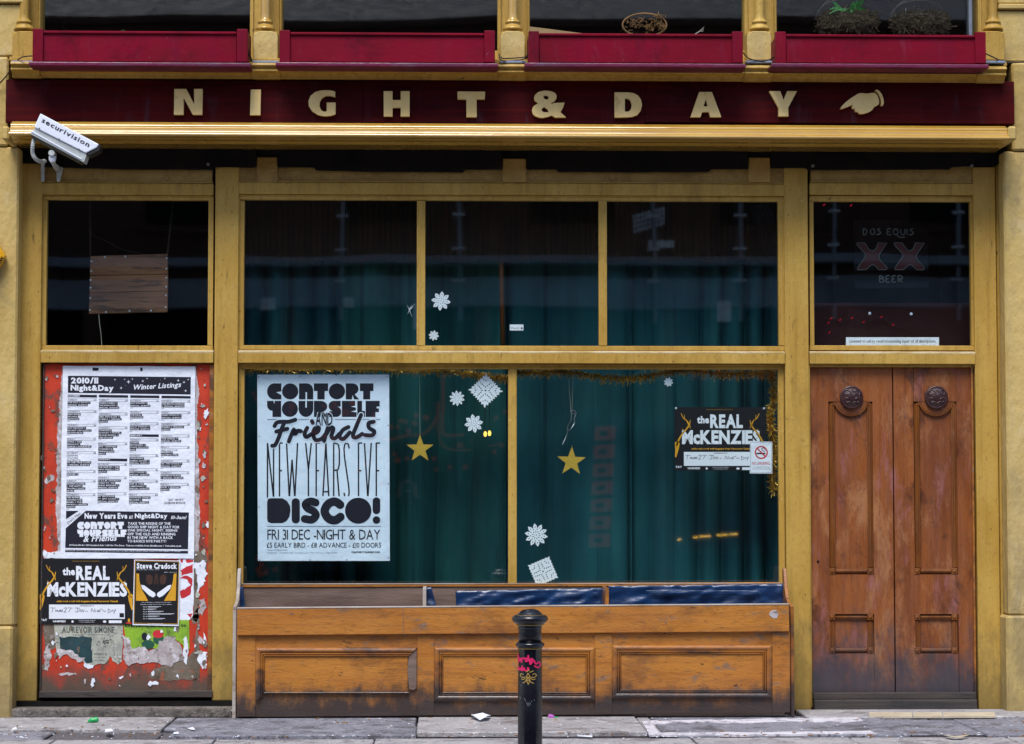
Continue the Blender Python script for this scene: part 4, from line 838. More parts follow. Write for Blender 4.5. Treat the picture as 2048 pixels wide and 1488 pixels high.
scrap([(368, 1278), (374, 1272), (377, 1300), (372, 1330), (366, 1310)], .0046, m_paper, 1.2, 5); scrap([(292, 1276), (298, 1268), (302, 1275), (296, 1282)], .0046, m_paper, 1, 4); scrap([(170, 1326), (188, 1332), (186, 1336), (176, 1338), (168, 1332)], .0046, m_paper, .8, 4)
P = thing('torn_poster', 'torn white poster strip streaked with red beside the framed dark poster', 'poster', tuple(U(374, 1240, YH)))
MB().prism(jag([(357, 1118), (387, 1118), (388, 1160), (386, 1232), (374, 1244), (358, 1240)], 1, 8), YH - .0026, .001).build('paper', m_paper, P, fix=True)
k = Ink(YH - .0032)
for pts in ([(362, 1119), (366, 1119), (365, 1127), (361, 1124)], [(372, 1120), (387, 1119), (387, 1124), (374, 1125)], [(362, 1140), (372, 1134), (386, 1128), (386, 1146), (374, 1148), (363, 1152)], [(360, 1156), (368, 1150), (385, 1156), (384, 1172), (374, 1160)], [(360, 1182), (370, 1178), (384, 1168), (380, 1188), (372, 1194), (362, 1196)], [(374, 1228), (384, 1226), (382, 1236)]): k.poly(jag(pts, 1.2, 5))
k.build('red_print', m_redp, P)

rs = random.Random(31)
for _ in range(120):
    x, y = rs.choice(((rs.uniform(86, 415), rs.uniform(1300, 1372)), (rs.uniform(388, 416), rs.uniform(1090, 1360)), (rs.uniform(84, 120), rs.uniform(738, 1110)), (rs.uniform(393, 416), rs.uniform(738, 1100)), (rs.uniform(84, 400), rs.uniform(1252, 1330))))
    r_ = rs.choice((1.2, 1.8, 2.5, 4.0, 5.5)); e = rs.uniform(.6, 2.2); d_ = .0047 + .00002 * _
    scrap([(x + r_ * math.cos(a) * rs.uniform(.5, 1.3), y + r_ * e * math.sin(a) * rs.uniform(.5, 1.3)) for a in [q_ * 1.047 for q_ in range(6)]], d_, rs.choice((m_paper, m_paste, m_paste, m_greyp, m_greyp, m_greyp, m_oldpaper)), r_ * .2, 2.5, 'peeled_fleck')
# --- winter listings poster
P = thing('poster', 'large white gig listings poster headed Winter Listings on the orange board', 'poster', tuple(U(258, 1117, YH)))
sheet('paper', jag([(126, 731.5), (391, 733), (390, 900), (388, 1117), (121, 1117), (123, 900)], .5, 30), YH - .0082, m_paper, P)
YI, YW = YH - .0090, YH - .0098
hb = Ink(YI); wt = Ink(YW); sm = Ink(YI); smw = Ink(YW)
hb.poly([zP(283, 117), zP(1197, 127), zP(1195, 257), zP(282, 244)]); hb.rect(*pbx(465, 57, 510, 80)); hb.rect(*pbx(820, 57, 838, 82))
wt.text('2010/11', pbx(305, 130, 508, 176), 'h', .04); wt.text('Night&Day', pbx(302, 184, 622, 240), 'h', .04, sl=1)
wt.text('Winter Listings', None, 'b', .06, quad=(zP(760, 236), zP(1118, 214), zP(772, 184)))
for x, y, s_ in ((632, 146, 8), (704, 144, 7), (733, 163, 15), (762, 142, 8), (840, 157, 11), (871, 138, 8), (972, 149, 3), (1003, 137, 8), (1103, 152, 11), (1146, 165, 11), (1177, 146, 8), (1158, 229, 11), (678, 208, 11), (713, 190, 3)):
    for a, b in ((1, .28), (.28, 1)): wt.poly([zP(x - s_ * a, y), zP(x, y - s_ * b), zP(x + s_ * a, y), zP(x, y + s_ * b)])
COLX = ((280, 498), (513, 730), (746, 962), (979, 1195))
def bar_(c, y, t=None):
    dx = -(y - 270) * .0135; a, b = COLX[c]; sm.poly([zP(a + dx, y - 9 ), zP(b + dx, y - 6), zP(b + dx, y + 13), zP(a + dx, y + 10)])
    if t: smw.text(t, pbx(a + dx + 4, y - 5, a + dx + 92, y + 7), 'b')
def ent(c, y, day, num, lines, plain=0):
    dx = -(y - 270) * .0135; a, b = COLX[c]; a += dx; b += dx
    sm.text(day, pbx(a, y - 6, a + 10.5 * len(day), y + 5), 'r'); sm.text(str(num), pbx(b - 20, y - 4, b - 3, y + 6), 'r')
    sm.rect(*pbx(a, y - 9.5, b, y - 8)); sm.rect(*pbx(a, y + 7.5, b, y + 9))
    yy = y + 21
    for i, ln in enumerate(lines):
        wd = 10.3 * len(ln)
        if i < plain: sm.text(ln, pbx(a, yy - 6, a + wd, yy + 6), 'r')
        else: sm.rect(*pbx(a, yy - 8.5, a + wd + 6, yy + 8.5)); smw.text(ln, pbx(a + 2, yy - 5, a + wd, yy + 5), 'b')
        yy += 17.3
    sm.text('N/A', pbx(a, yy - 4, a + 20, yy + 3), 'r')
bar_(0, 266, 'DECEMBER'); bar_(1, 268); bar_(2, 271); bar_(3, 274)
for e in ((297, 'TUESDAY', 14, ['THE JOLLY BOYS +', 'SPECIAL GUESTS']), (383, 'WEDNESDAY', 15, ['BABY BOOM', 'RECORDS', 'SHOWCASE']), (486, 'THURSDAY', 16, ['HOT SQUARES +', 'SECRET CIRCUITS +', 'EDWIN MILES']), (588, 'FRIDAY', 17, ['OWLS + THE', 'BREAKAWAY', 'DUKES + FOLKIN EL']),
          (690, 'SATURDAY', 18, ['DESIGNER', 'MAGAZINE', 'PRESENTS...', 'OF THE TRUE CLASS', '+ SPECIAL GUESTS'], 3), (830, 'SUNDAY', 19, ['JESSIE J']), (900, 'TUESDAY', 21, ['MODERN ALARMS', '+ THE HAPPY', 'FALLEN + DOLL', 'DRUMS']), (1002, 'WEDNESDAY', 22, ['THE BLIND', 'LEADING THE', 'BLIND + THE', 'WORDS + SPECIAL', 'GUESTS'])): ent(0, *e)
for e in ((299, 'TUESDAY', 28, ['PANDA PANDA +', 'THE NARROWS +', 'SPECIAL GUESTS']), (402, 'WEDNESDAY', 29, ['GIRL PECULIAR +', 'RUBIKA + SPECIAL', 'GUESTS']), (504, 'THURSDAY', 30, ['TWIN INTO', 'SCARLET + PROUD,', 'PROUD PEOPLE +', 'THE UPTAKE']), (624, 'FRIDAY', 31, ['NYE - CONTORT', 'YOURSELF &', 'FRIENDS NYE', 'DISCO']),
          (776, 'SATURDAY', 8, ['THE NORTH + THE', 'BALKANICS + THE', 'RELAYS']), (877, 'THURSDAY', 13, ['C.A.L.M. CHARITY', 'EVENT FT. WE', 'BUILD BRIDGES +', 'SPECIAL GUESTS']), (996, 'MONDAY', 17, ['MY JERUSALEM', 'FT JEFF KLEIN +', 'SPECIAL GUESTS'])): ent(1, *e)
bar_(1, 741, 'JANUARY')
for e in ((302, 'SATURDAY', 22, ['JAX WALKER +', 'SPECIAL GUESTS']), (388, 'THURSDAY', 27, ['THE REAL', 'MCKENZIES']), (475, 'SATURDAY', 29, ["ALLO' DARLIN +", 'SPECIAL GUESTS']), (594, 'THURSDAY', 3, ['LAUREN', 'PRITCHARD +', 'JANICE GRAHAM', 'BAND']), (712, 'SATURDAY', 5, ['CONQUERING', 'ANIMAL SOUND +', 'SPECIAL GUESTS']), (816, 'SUNDAY', 6, ['HOLY COVES +', 'SPECIAL GUESTS']), (901, 'TUESDAY', 8, ['SHIP & THE', 'LAMPSHADES +', 'SPECIAL GUESTS']), (1003, 'FRIDAY', 11, ['SANTIAGO STREET', 'MACHINE +', 'SPECIAL GUESTS'])): ent(2, *e)
bar_(2, 560, 'FEBRUARY')
for e in ((306, 'SATURDAY', 12, ['THE BRUTE CHORUS', '+ SPECIAL GUESTS']), (391, 'MONDAY', 14, ['JAMES APOLLO +', 'SPECIAL GUESTS']), (478, 'WEDNESDAY', 16, ['FIXERS + SPECIAL', 'GUESTS']), (565, 'THURSDAY', 17, ['THE SPIRES +', 'SPECIAL GUESTS']), (650, 'FRIDAY', 18, ['HIGH VOLTAGE', 'PRESENTS', "DAVID'S LYRE"], 1), (752, 'WEDNESDAY', 23, ['OR, THE WHALE +', 'SPECIAL GUESTS']), (839, 'THURSDAY', 24, ['MORNING PARADE', '+ SPECIAL GUESTS']), (926, 'FRIDAY', 25, ['FUCK + SPECIAL', 'GUESTS'])): ent(3, *e)
sm.text('GOT VESTRY', pbx(1030, 1032, 1142, 1048), 'b'); sm.text('FACEBOOK MYSPACE', pbx(1000, 1055, 1155, 1072), 'b')
hb.poly([zP(415, 1122), zP(1182, 1134), zP(1176, 1408), zP(262, 1398), zP(266, 1252)]); hb.poly([zP(268, 1122), zP(362, 1122), zP(268, 1184)])
hb.poly([zP(262, 1411), zP(1176, 1420), zP(1176, 1440), zP(262, 1429)])
sm.text("Don't Miss", None, 'r', quad=(zP(284, 1222), zP(378, 1148), zP(272, 1206)))
wt.text('New Years Eve', pbx(406, 1138, 724, 1182), 'h', .04); wt.text('at', pbx(736, 1152, 764, 1182), 'b', lean=1); wt.text('Night&Day', pbx(780, 1142, 1022, 1188), 'h', .04); wt.text('10-3am!', pbx(1048, 1158, 1160, 1184), 'b', lean=2)
for i, ln in enumerate(('TAKE THE REIGNS OF THE', 'GOOD SHIP NIGHT & DAY FOR', 'ONE SPECIAL NIGHT, SEEING', 'OFF THE OLD AND RINGING', 'IN THE NEW WITH A BACK', 'TO BASICS NYE PARTY!')):
    wt.text(ln, pbx(728 - i * .6, 1206 + i * 26.2, (1046, 1112, 1096, 1082, 1064, 1014)[i], 1226 + i * 26.2), 'b', .08, sl=.3)
wt.text('£5 Early Birds / £8 Standard Adv / £10 On The Door. Tickets available from Skiddle.com / Ticketline.co.uk', pbx(292, 1370, 1126, 1386), 'b', sl=2)
smw.text('All details correct at time of going to press. Doors start at 8pm unless stated. Venue closes at 2am. Subject to change', pbx(268, 1414, 1120, 1424), 'r', sl=1.5)
def blockword(ink, word, x0, x1, y0, y1, gap=1.1, wds=None):
    """fat geometric block lettering"""
    n = len(word); ws = wds or [1] * n; tot = sum(ws); u = (x1 - x0 - gap * (n - 1)) / tot; x = x0; h = y1 - y0
    for ch, wg in zip(word, ws):
        w_ = u * wg; A = lambda *p: [(x + a * w_, y0 + b * h) for a, b in p]
        arc = lambda cx, cy, rx, ry, a0, a1, m=9: [(cx + rx * math.cos(R(a0 + (a1 - a0) * i / m)), cy + ry * math.sin(R(a0 + (a1 - a0) * i / m))) for i in range(m + 1)]
        if ch == 'C': ink.poly(A(*(arc(.5, .5, .5, .5, 270, 90, 14) + [(1, 1), (1, .72), (.62, .55), (1, .5), (1, 0)])))
        elif ch == 'O': ink.poly(A(*arc(.5, .5, .5, .5, 0, 340, 18)))
        elif ch == 'N': ink.poly(A(*([(0, 1), (0, 0), (.55, 0)] + arc(.55, .45, .45, .45, -90, 0, 6) + [(1, 1), (.56, 1), (.56, .55), (.46, .55), (.46, 1)])))
        elif ch == 'T': ink.poly(A((0, 0), (1, 0), (1, .48), (.76, .48), (.76, 1), (.24, 1), (.24, .48), (0, .48)))
        elif ch == 'R': ink.poly(A(*([(0, 1), (0, 0), (.5, 0)] + arc(.5, .35, .45, .35, -90, 70, 7) + [(1, 1), (.62, 1), (.5, .72), (.46, 1)])))
        elif ch == 'Y': ink.poly(A(*([(0, 0), (.45, 0), (.5, .2), (.55, 0), (1, 0), (1, 1), (.38, 1), (.38, .62)] + arc(.38, .28, .38, .34, 90, 180, 6))))
        elif ch == 'U': ink.poly(A(*([(0, 0), (.46, 0), (.46, .42), (.56, .42), (.56, 0), (1, 0)] + arc(.5, .5, .5, .5, 0, 180, 12))))
        elif ch == 'S': ink.poly(A(*([(.95, 0), (.95, .36), (.55, .36)] + arc(.62, .68, .38, .32, -80, 90, 8) + [(.05, 1), (.05, .64), (.45, .64)] + arc(.38, .32, .38, .32, 100, 270, 8))))
        elif ch == 'E': ink.poly(A((0, 0), (.9, 0), (.9, .3), (.6, .36), (.95, .42), (.95, .58), (.6, .66), (1, .72), (1, 1), (0, 1)))
        elif ch == 'L': ink.poly(A((0, 0), (.62, 0), (.62, .62), (1, .62), (1, 1), (0, 1)))
        elif ch == 'F': ink.poly(A((0, 0), (1, 0), (1, .34), (.78, .36), (.78, .46), (.95, .48), (.95, .7), (.7, .7), (.7, 1), (0, 1)))
        x += w_ + gap
blockword(wt, 'CONTORT', *[zP(352, 0)[0], zP(698, 0)[0], zP(0, 1204)[1], zP(0, 1258)[1]], .5)
blockword(wt, 'YOURSELF', *[zP(352, 0)[0], zP(718, 0)[0], zP(0, 1262)[1], zP(0, 1316)[1]], .5)
wt2 = Ink(YW - .0008); wt3 = Ink(YW - .0016)
wt2.text('& Friends', None, 'h', .05, quad=(zP(392, 1356), zP(644, 1346), zP(404, 1304)))
wt3.text('& Friends', None, 'b', .07, quad=(zP(394, 1355), zP(642, 1345), zP(406, 1306)))
hb.build('black_panels', m_ink, P); wt.build('white_lettering', m_white, P); sm.build('listing_text', m_ink, P); smw.build('reversed_text', m_white, P); wt2.build('script_outline', m_ink, P); wt3.build('script_lettering', m_white, P)

# --- band poster, used on the hoarding and again inside the window
def band_poster(lab, fx, Yp):
    o = thing('poster', lab, 'poster', tuple(U(*fx(450, 675), Yp)))
    q = lambda *p: [fx(*a) for a in p]
    sc_ = fx(100, 0)[0] - fx(0, 0)[0]; sc_ /= 100
    sheet('paper', q((75, 148), (832, 150), (832, 676), (75, 675)), Yp, m_blk, o)
    bx_ = lambda a, b, c, d: (*fx(a, b), *fx(c, d))
    k = Ink(Yp - .0007); k.text('the', bx_(262, 222, 362, 284), 'h', .03); k.text('REAL', bx_(370, 208, 640, 322), 'h', .03); k.text('McKENZIES', bx_(138, 338, 782, 456), 'h', .02)
    k.rect(*bx_(153, 519, 762, 634)); k.text('FAT', bx_(88, 634, 136, 652), 'h'); k.text('UNIFIED', bx_(185, 646, 288, 662), 'h'); k.disc(*fx(342, 656), 9 * sc_); k.disc(*fx(600, 656), 14 * sc_, 9 * sc_)
    k.text('booking and press enquiries', bx_(390, 642, 524, 650), 'r'); k.text('artist management line', bx_(396, 656, 518, 664), 'r'); k.rect(*bx_(634, 646, 738, 668)); k.build('white_print', m_white, o)
    k = Ink(Yp - .0014)
    k.text('APPEARING LIVE AT:', bx_(402, 524, 515, 534), 'b')
    hw = [[(165, 545), (205, 548)], [(185, 548), (176, 582)], [(205, 560), (203, 578)], [(203, 570), (216, 568)], [(217, 560), (216, 578)], [(222, 562), (224, 576), (234, 574), (236, 562)], [(240, 576), (242, 562), (250, 566), (242, 570), (252, 576)], [(264, 560), (254, 566), (262, 572), (252, 578)],
          [(272, 550), (292, 544), (288, 562), (272, 580), (294, 578)], [(300, 548), (328, 546), (310, 580)], [(330, 548), (342, 547)], [(362, 546), (400, 548)], [(384, 548), (380, 580), (364, 574)], [(392, 580), (402, 556), (410, 580)], [(416, 580), (418, 558), (430, 580), (434, 556)], [(446, 576), (456, 570), (462, 576)],
          [(492, 580), (496, 550), (514, 580), (520, 552)], [(528, 562), (527, 580)], [(548, 562), (538, 570), (548, 578), (552, 568)], [(556, 560), (556, 580)], [(562, 560), (562, 578)], [(566, 556), (584, 556)], [(582, 572), (592, 568), (600, 576), (610, 568)], [(630, 552), (628, 586), (648, 572), (630, 554)], [(654, 576), (662, 562), (668, 578)], [(672, 560), (680, 572), (690, 556), (672, 592)]]
    for p in hw: k.ribbon(q(*p), 3.4 * sc_, 3, False)
    k.rect(*bx_(720, 588, 756, 622)); k.text('the', bx_(265, 226, 266, 227), 'r')
    for _ in range(26):
        x, y = random.uniform(150, 770), random.choice((random.uniform(215, 318), random.uniform(345, 448))); k.ribbon(q((x, y), (x + random.uniform(-16, 16), y + random.uniform(3, 22))), 2.6 * sc_, 0, False)
    k.build('black_print', m_blk, o)
    k = Ink(Yp - .0009)
    for sgn, ox in ((1, 0), (-1, 906)):
        g = lambda *p: [fx(ox + sgn * a, b) for a, b in p]
        for path, w0, w1 in (([(92, 470), (110, 420), (140, 370), (170, 335), (196, 300)], 14, 12), ([(130, 200), (150, 240), (178, 262), (196, 300)], 5, 12), ([(206, 255), (202, 280), (196, 310)], 4, 10), ([(160, 210), (158, 240), (176, 262)], 3, 6), ([(140, 325), (150, 345), (150, 362)], 3, 7), ([(200, 300), (206, 325)], 9, 3)): k.ribbon(g(*path), (w0 * sc_, w1 * sc_), 4, False)
        k.poly(g((78, 440), (104, 428), (118, 450), (112, 490), (100, 530), (88, 566), (78, 556), (82, 510)) if sgn > 0 else g((78, 440), (104, 428), (118, 450), (112, 490), (100, 530), (88, 566), (78, 556), (82, 510))[::-1])
    k.text('celtic rock n roll with bagpipes from Vancouver Canada', bx_(214, 484, 708, 504), 'h', .05); k.text('bottom promotions presents', bx_(342, 166, 558, 174), 'r'); k.disc(*fx(796, 646), 10 * sc_, 16 * sc_)
    k.build('yellow_print', m_yel, o)
    k = Ink(Yp - .0012); k.rect(*bx_(772, 662, 816, 674)); k.build('red_print', m_redp, o)
    return o
band_poster('black and yellow gig poster with antlers pasted low on the orange board', lambda x, y: (60 + x / 4.021, 1080 + y / 4.021), YH - .0105)

# --- framed dark poster
zQ = lambda x, y: (60 + x / 4.021, 1080 + y / 4.021)
P = thing('poster', 'dark poster in white border with yellow frame and mirrored figures', 'poster', tuple(U(313, 1252, YH)))
Yq = YH - .0120
qb = lambda a, b, c, d: (*zQ(a, b), *zQ(c, d))
sheet('paper', [zQ(838, 158), zQ(1206, 166), zQ(1196, 692), zQ(825, 684)], Yq, m_white, P)
k = Ink(Yq - .0006); k.poly([zQ(844, 164), zQ(1200, 172), zQ(1190, 680), zQ(832, 674)]); k.build('black_ground', m_blk, P)
k = Ink(Yq - .0012)
for a, b in (((848, 169), (1196, 176)), ((1196, 176), (1186, 674)), ((1186, 674), (837, 668)), ((837, 668), (848, 169))): k.ribbon([zQ(*a), zQ(*b)], .8, 0, False)
k.poly([zQ(*p) for p in ((856, 268), (876, 272), (880, 330), (900, 400), (930, 450), (950, 490), (852, 488))]); k.poly([zQ(*p) for p in ((1178, 268), (1156, 272), (1150, 330), (1130, 400), (1100, 450), (1078, 490), (1172, 488))])
k.build('yellow_print', m_yel, P)
k = Ink(Yq - .0014)
for s_ in (-1, 1):
    g = lambda *p: [zQ(1015 + s_ * (a - 1015), b) for a, b in p]
    o_ = (lambda L: L if s_ > 0 else L[::-1])
    k.poly(o_(g((1042, 300), (1060, 280), (1090, 280), (1098, 310), (1090, 345), (1070, 362), (1048, 350)))); k.poly(o_(g((1012, 270), (1022, 270), (1034, 356), (1022, 356))))
k.build('brown_print', m_skinp, P)
k = Ink(Yq - .0016)
for s_ in (-1, 1):
    g = lambda *p: [zQ(1015 + s_ * (a - 1015), b) for a, b in p]
    o_ = (lambda L: L if s_ > 0 else L[::-1])
    k.poly(o_(g((1110, 366), (1136, 360), (1128, 392), (1070, 448), (1040, 462), (1020, 446), (1024, 426), (1064, 400))))
k.text('Steve Cradock', qb(858, 184, 1182, 232), 'h', .04, sl=.4); k.text('peace city west tour', qb(858, 236, 1040, 243), 'r'); k.text('plus guests', qb(1080, 256, 1180, 263), 'r')
k.text('with special guests and full band live tour dates', qb(896, 498, 1134, 506), 'r'); k.text('playing songs from the new album', qb(888, 514, 1142, 522), 'r')
for i, wd in enumerate((1054, 1016, 1074, 1160, 1040, 1086)): k.text('FRI 0' + str(i + 2), qb(910, 534 + i * 19, 942, 542 + i * 19), 'r'); k.rect(*qb(948, 534 + i * 19, wd, 537 + i * 19)); k.rect(*qb(948, 540 + i * 19, wd - 22, 542 + i * 19))
k.text('tickets available from the box office', qb(946, 670, 1070, 677), 'b'); k.build('white_print', m_white, P)

# ================================================================== things in and behind the windows
YG = .071                                     # lower glass back face is at .077, upper at .060
# --- New Year poster behind the left display pane
Yn = .082
zW = lambda x, y: (480 + x / 3.544, 730 + y / 3.543)
wb = lambda a, b, c, d: (*zW(a, b), *zW(c, d))
P = thing('poster', 'tall pale blue disco poster taped inside the left display pane', 'poster', tuple(U(648, 1121, Yn)))
sheet('paper', [zW(122, 68), zW(1057, 68), zW(1062, 1388), zW(127, 1388)], Yn, m_paper2, P)
b1 = Ink(Yn - .0006)
blockword(b1, 'CONTORT', zW(192, 0)[0], zW(946, 0)[0], zW(0, 130)[1], zW(0, 244)[1], 1.2, (1, 1.15, 1, 1, 1.15, .95, .95))
blockword(b1, 'YOURSELF', zW(192, 0)[0], zW(990, 0)[0], zW(0, 254)[1], zW(0, 368)[1], 1.2, (1, 1.15, 1.05, 1, .9, 1.05, .55, 1))
lines = {'N': [[(0, 1), (0, 0), (1, 1), (1, 0)]], 'E': [[(1, 0), (0, 0), (0, 1), (1, 1)], [(0, .5), (.8, .5)]], 'W': [[(0, 0), (.25, 1), (.5, .3), (.75, 1), (1, 0)]], 'Y': [[(0, 0), (.5, .48), (1, 0)], [(.5, .48), (.5, 1)]],
         'A': [[(0, 1), (.5, 0), (1, 1)], [(.15, .88), (.85, .88)]], 'R': [[(0, 1), (0, 0), (.8, .02), (1, .12), (1, .38), (.8, .48), (0, .5)], [(.6, .5), (1, 1)]], 'S': [[(1, .1), (.8, .01), (.2, .01), (0, .1), (.1, .25), (.9, .78), (1, .9), (.8, .99), (.2, .99), (0, .9)]], 'V': [[(0, 0), (.5, 1), (1, 0)]]}
for ch, a, b in (('N', 195, 238), ('E', 280, 303), ('W', 330, 408), ('Y', 465, 505), ('E', 540, 566), ('A', 587, 630), ('R', 664, 704), ('S', 737, 774), ('E', 840, 866), ('V', 882, 930), ('E', 966, 992)):
    for L in lines[ch]:
        for p0, p1 in zip(L, L[1:]): b1.ribbon([zW(a + (b - a) * u_, 553 + 392 * v_) for u_, v_ in (p0, p1)], 3.0, 0, False)
b1.build('lettering', m_ink, P)
wh = Ink(Yn - .0012); wh.poly([zW(196, 936), *[zW(*p) for p in ((330, 930), (560, 930), (760, 930), (1000, 930))], zW(1000, 950), zW(196, 950)]); wh.build('white_gap', m_paper2, P)
b2 = Ink(Yn - .0018)
rr = lambda x0, y0, x1, y1, r: [(cx + r * math.cos(R(a)), cy + r * math.sin(R(a))) for cx, cy, a0 in ((x1 - r, y0 + r, -90), (x1 - r, y1 - r, 0), (x0 + r, y1 - r, 90), (x0 + r, y0 + r, 180)) for a in range(a0, a0 + 91, 18)]
b2.poly([zW(*p) for p in rr(192, 944, 250, 1120, 24)[12:24] and ([(216, 944), (300, 944), (335, 965), (355, 1000), (358, 1032), (350, 1075), (330, 1105), (300, 1120), (216, 1120), (196, 1110), (192, 1090), (192, 970), (198, 950)])])
b2.poly([zW(*p) for p in rr(366, 944, 424, 1122, 28)])
b2.ribbon([zW(*p) for p in ((536, 975), (500, 966), (465, 985), (480, 1015), (520, 1035), (538, 1065), (510, 1095), (458, 1090))], 15.5, 6)
b2.ribbon([zW(*p) for p in ((710, 990), (672, 968), (625, 985), (600, 1035), (625, 1085), (672, 1100), (712, 1076))], 17, 6)
b2.disc(*zW(838, 1032), 26.5, 26, 28); b2.poly([zW(*p) for p in rr(940, 938, 994, 1056, 26)]); b2.disc(*zW(967, 1098), 7.6, None, 18)
b2.text('FRI 31 DEC -NIGHT & DAY', wb(194, 1165, 994, 1238), 'r', .05); b2.text('£5 EARLY BIRD - £8 ADVANCE - £10 DOORS', wb(190, 1258, 1000, 1294), 'r', .07); b2.text('CONTORTYOURSELF.COM', wb(790, 1320, 990, 1332), 'h', .03)
b2.build('lettering', m_ink, P)
g1 = Ink(Yn - .0018); g1.rect(*wb(192, 383, 490, 388)); g1.rect(*wb(672, 383, 992, 388)); g1.rect(*wb(194, 1140, 998, 1145))
g1.text('Tickets Available From:', wb(192, 1304, 336, 1316), 'r'); g1.text('Skiddle.com / Ticketline.co.uk / Seetickets.com / From the bar at Night & Day', wb(192, 1324, 688, 1338), 'r'); g1.build('grey_print', m_grink, P)
FR = [[(245, 432), (262, 408), (300, 402), (345, 402), (392, 388)], [(318, 402), (296, 450), (276, 510), (250, 565), (228, 572)], [(258, 472), (335, 452)], [(346, 542), (362, 500), (384, 455), (388, 490), (412, 466), (432, 470)], [(476, 446), (458, 486), (470, 510), (506, 490)], [(506, 490), (548, 476), (560, 446), (536, 444), (518, 482), (534, 530), (576, 524), (606, 490)],
      [(622, 446), (606, 500), (596, 538)], [(606, 500), (640, 446), (662, 452), (648, 506), (672, 520), (704, 488)], [(768, 440), (728, 462), (706, 506), (732, 524), (778, 478)], [(858, 354), (822, 440), (800, 500), (822, 514), (866, 488)], [(948, 402), (912, 412), (916, 446), (952, 470), (936, 498), (886, 496)], [(510, 398), (516, 410)]]
for wd, dz, mt, nm in ((12.0, .0022, m_paper2, 'script_outline'), (8.2, .0030, m_ink, 'script_lettering')):
    for n_, p in enumerate(FR): k = Ink(Yn - dz - n_ * .00004); k.ribbon([zW(*a) for a in p], wd, 5); MB.build(k, nm, mt, P)
for wt_, dz, mt, nm in (('h', .0036, m_paper2, 'script_outline'), ('b', .0042, m_ink, 'script_lettering')):
    k = Ink(Yn - dz); e = 4 if wt_ == 'h' else 0; k.text('AND', wb(534 - e, 338 - e, 656 + e, 430 + e), wt_, .05); MB.build(k, nm, mt, P)
k = Ink(Yn - .0006)
for x, y in ((133, 85), (425, 78), (682, 72), (1042, 80), (1050, 428), (1052, 842), (1053, 1366), (757, 1380), (497, 1382), (140, 1382), (136, 1005), (136, 506)): k.disc(*zW(x, y), 1.4, None, 8)
k.build('tape_dots', m_steel, P)

band_poster('black and yellow gig poster with antlers taped inside the right display pane', lambda x, y: (1100 + (823 + (x - 75) * .8) / 3.306, 730 + (278 + (y - 148) * .8) / 3.306), Yn + .001)
for x, y in ((1352, 816.5), (1528, 817)):
    c = U(x, y, Yn - .002); tag(MB().tube([c, c + Vector((0, -.004, 0))], [.008, .005], 10).build('suction_cap', m_cap), 'small clear fixing dot at the top %s corner of the window gig poster' % ('left' if x < 1400 else 'right'), 'fixing')
# --- no smoking notice
P = thing('no_smoking_sign', 'small white NO SMOKING notice overlapping the gig poster in the right pane', 'sign', tuple(U(1522, 946, .08)))
zN = lambda x, y: (1100 + x / 3.306, 730 + y / 3.306); Ys = .0785
nb = lambda a, b, c, d: (*zN(a, b), *zN(c, d))
sheet('card', [zN(1323, 505), zN(1470, 507), zN(1470, 718), zN(1321, 717)], Ys, m_paper, P)
k = Ink(Ys - .0006); c = zN(1397, 578); n = 28; ro, ri = 13.2, 10.6
k.poly([(c[0] + ro * math.cos(2 * math.pi * i / n), c[1] + ro * math.sin(2 * math.pi * i / n)) for i in range(n)], [[(c[0] + ri * math.cos(2 * math.pi * i / n), c[1] + ri * math.sin(2 * math.pi * i / n)) for i in range(n)]]); k.text('NO SMOKING.', nb(1337, 640, 1456, 660), 'r', .06); k.build('red_print', m_redp, P)
k = Ink(Ys - .0012); k.ribbon([zN(1368, 548), zN(1426, 608)], 2.4, 0, False); k.build('red_bar', m_redp, P)
k = Ink(Ys - .0007); k.rect(*nb(1365, 580, 1424, 590)); k.ribbon([zN(1418, 572), zN(1405, 565), zN(1400, 552), zN(1412, 548)], 1.3, 3, False); k.ribbon([zN(1424, 572), zN(1420, 556), zN(1408, 545)], 1.1, 3, False); k.text('It is against the law to', nb(1342, 672, 1452, 680), 'r'); k.text('smoke in these premises', nb(1336, 684, 1458, 692), 'r')
for a in ((1326, 510, 1467, 511.5), (1326, 712, 1467, 713.5), (1326, 511, 1327.5, 713), (1465.5, 511, 1467, 713)): k.rect(*nb(*a))
k.build('black_print', m_ink, P)
# --- licence notice, small handwritten sticker, cracked glass
P = thing('licence_notice', 'narrow white licence notice at the foot of the pane above the doors', 'sign', tuple(U(1785, 691, .07)))
sheet('plate', [(1692, 674.5), (1878, 674.5), (1878, 693), (1692, 693)], .062, m_paper, P, .003)
k = Ink(.0612); k.text('Licensed to sell by retail intoxicating liquor of all descriptions', (1699, 679, 1871, 687), 'r', .06); k.text('for consumption on the premises only authorised to sell by retail', (1699, 689.4, 1871, 693), 'r', .06); k.build('lettering', m_ink, P)
P = thing('sticker', 'tiny white handwritten sticker in the middle transom pane', 'sticker', tuple(U(1033, 661, .06)))
sheet('paper', [(1019.5, 649), (1047, 649), (1047, 661), (1019.5, 661)], .062, m_paper, P)
k = Ink(.0614); k.ribbon([(1022, 657), (1025, 655), (1027, 657), (1031, 656), (1035, 656.5), (1038, 655.5)], .7, 2, False); k.disc(1043.5, 656.5, 1.8); k.build('scribble', m_ink, P)
k = MB()
for a, b in (((819, 620), (830, 607)), ((819, 620), (814, 610)), ((819, 620), (815, 628)), ((819, 620), (824, 634)), ((819, 620), (826, 614)), ((819, 618), (824, 610))): k.tube([U(*a, .0525), U(*b, .0525)], [.0022, .0006], 5)
tag(k.build('glass_chip', m_cap), 'star shaped chip cracked into the glass of the left transom pane', 'crack')

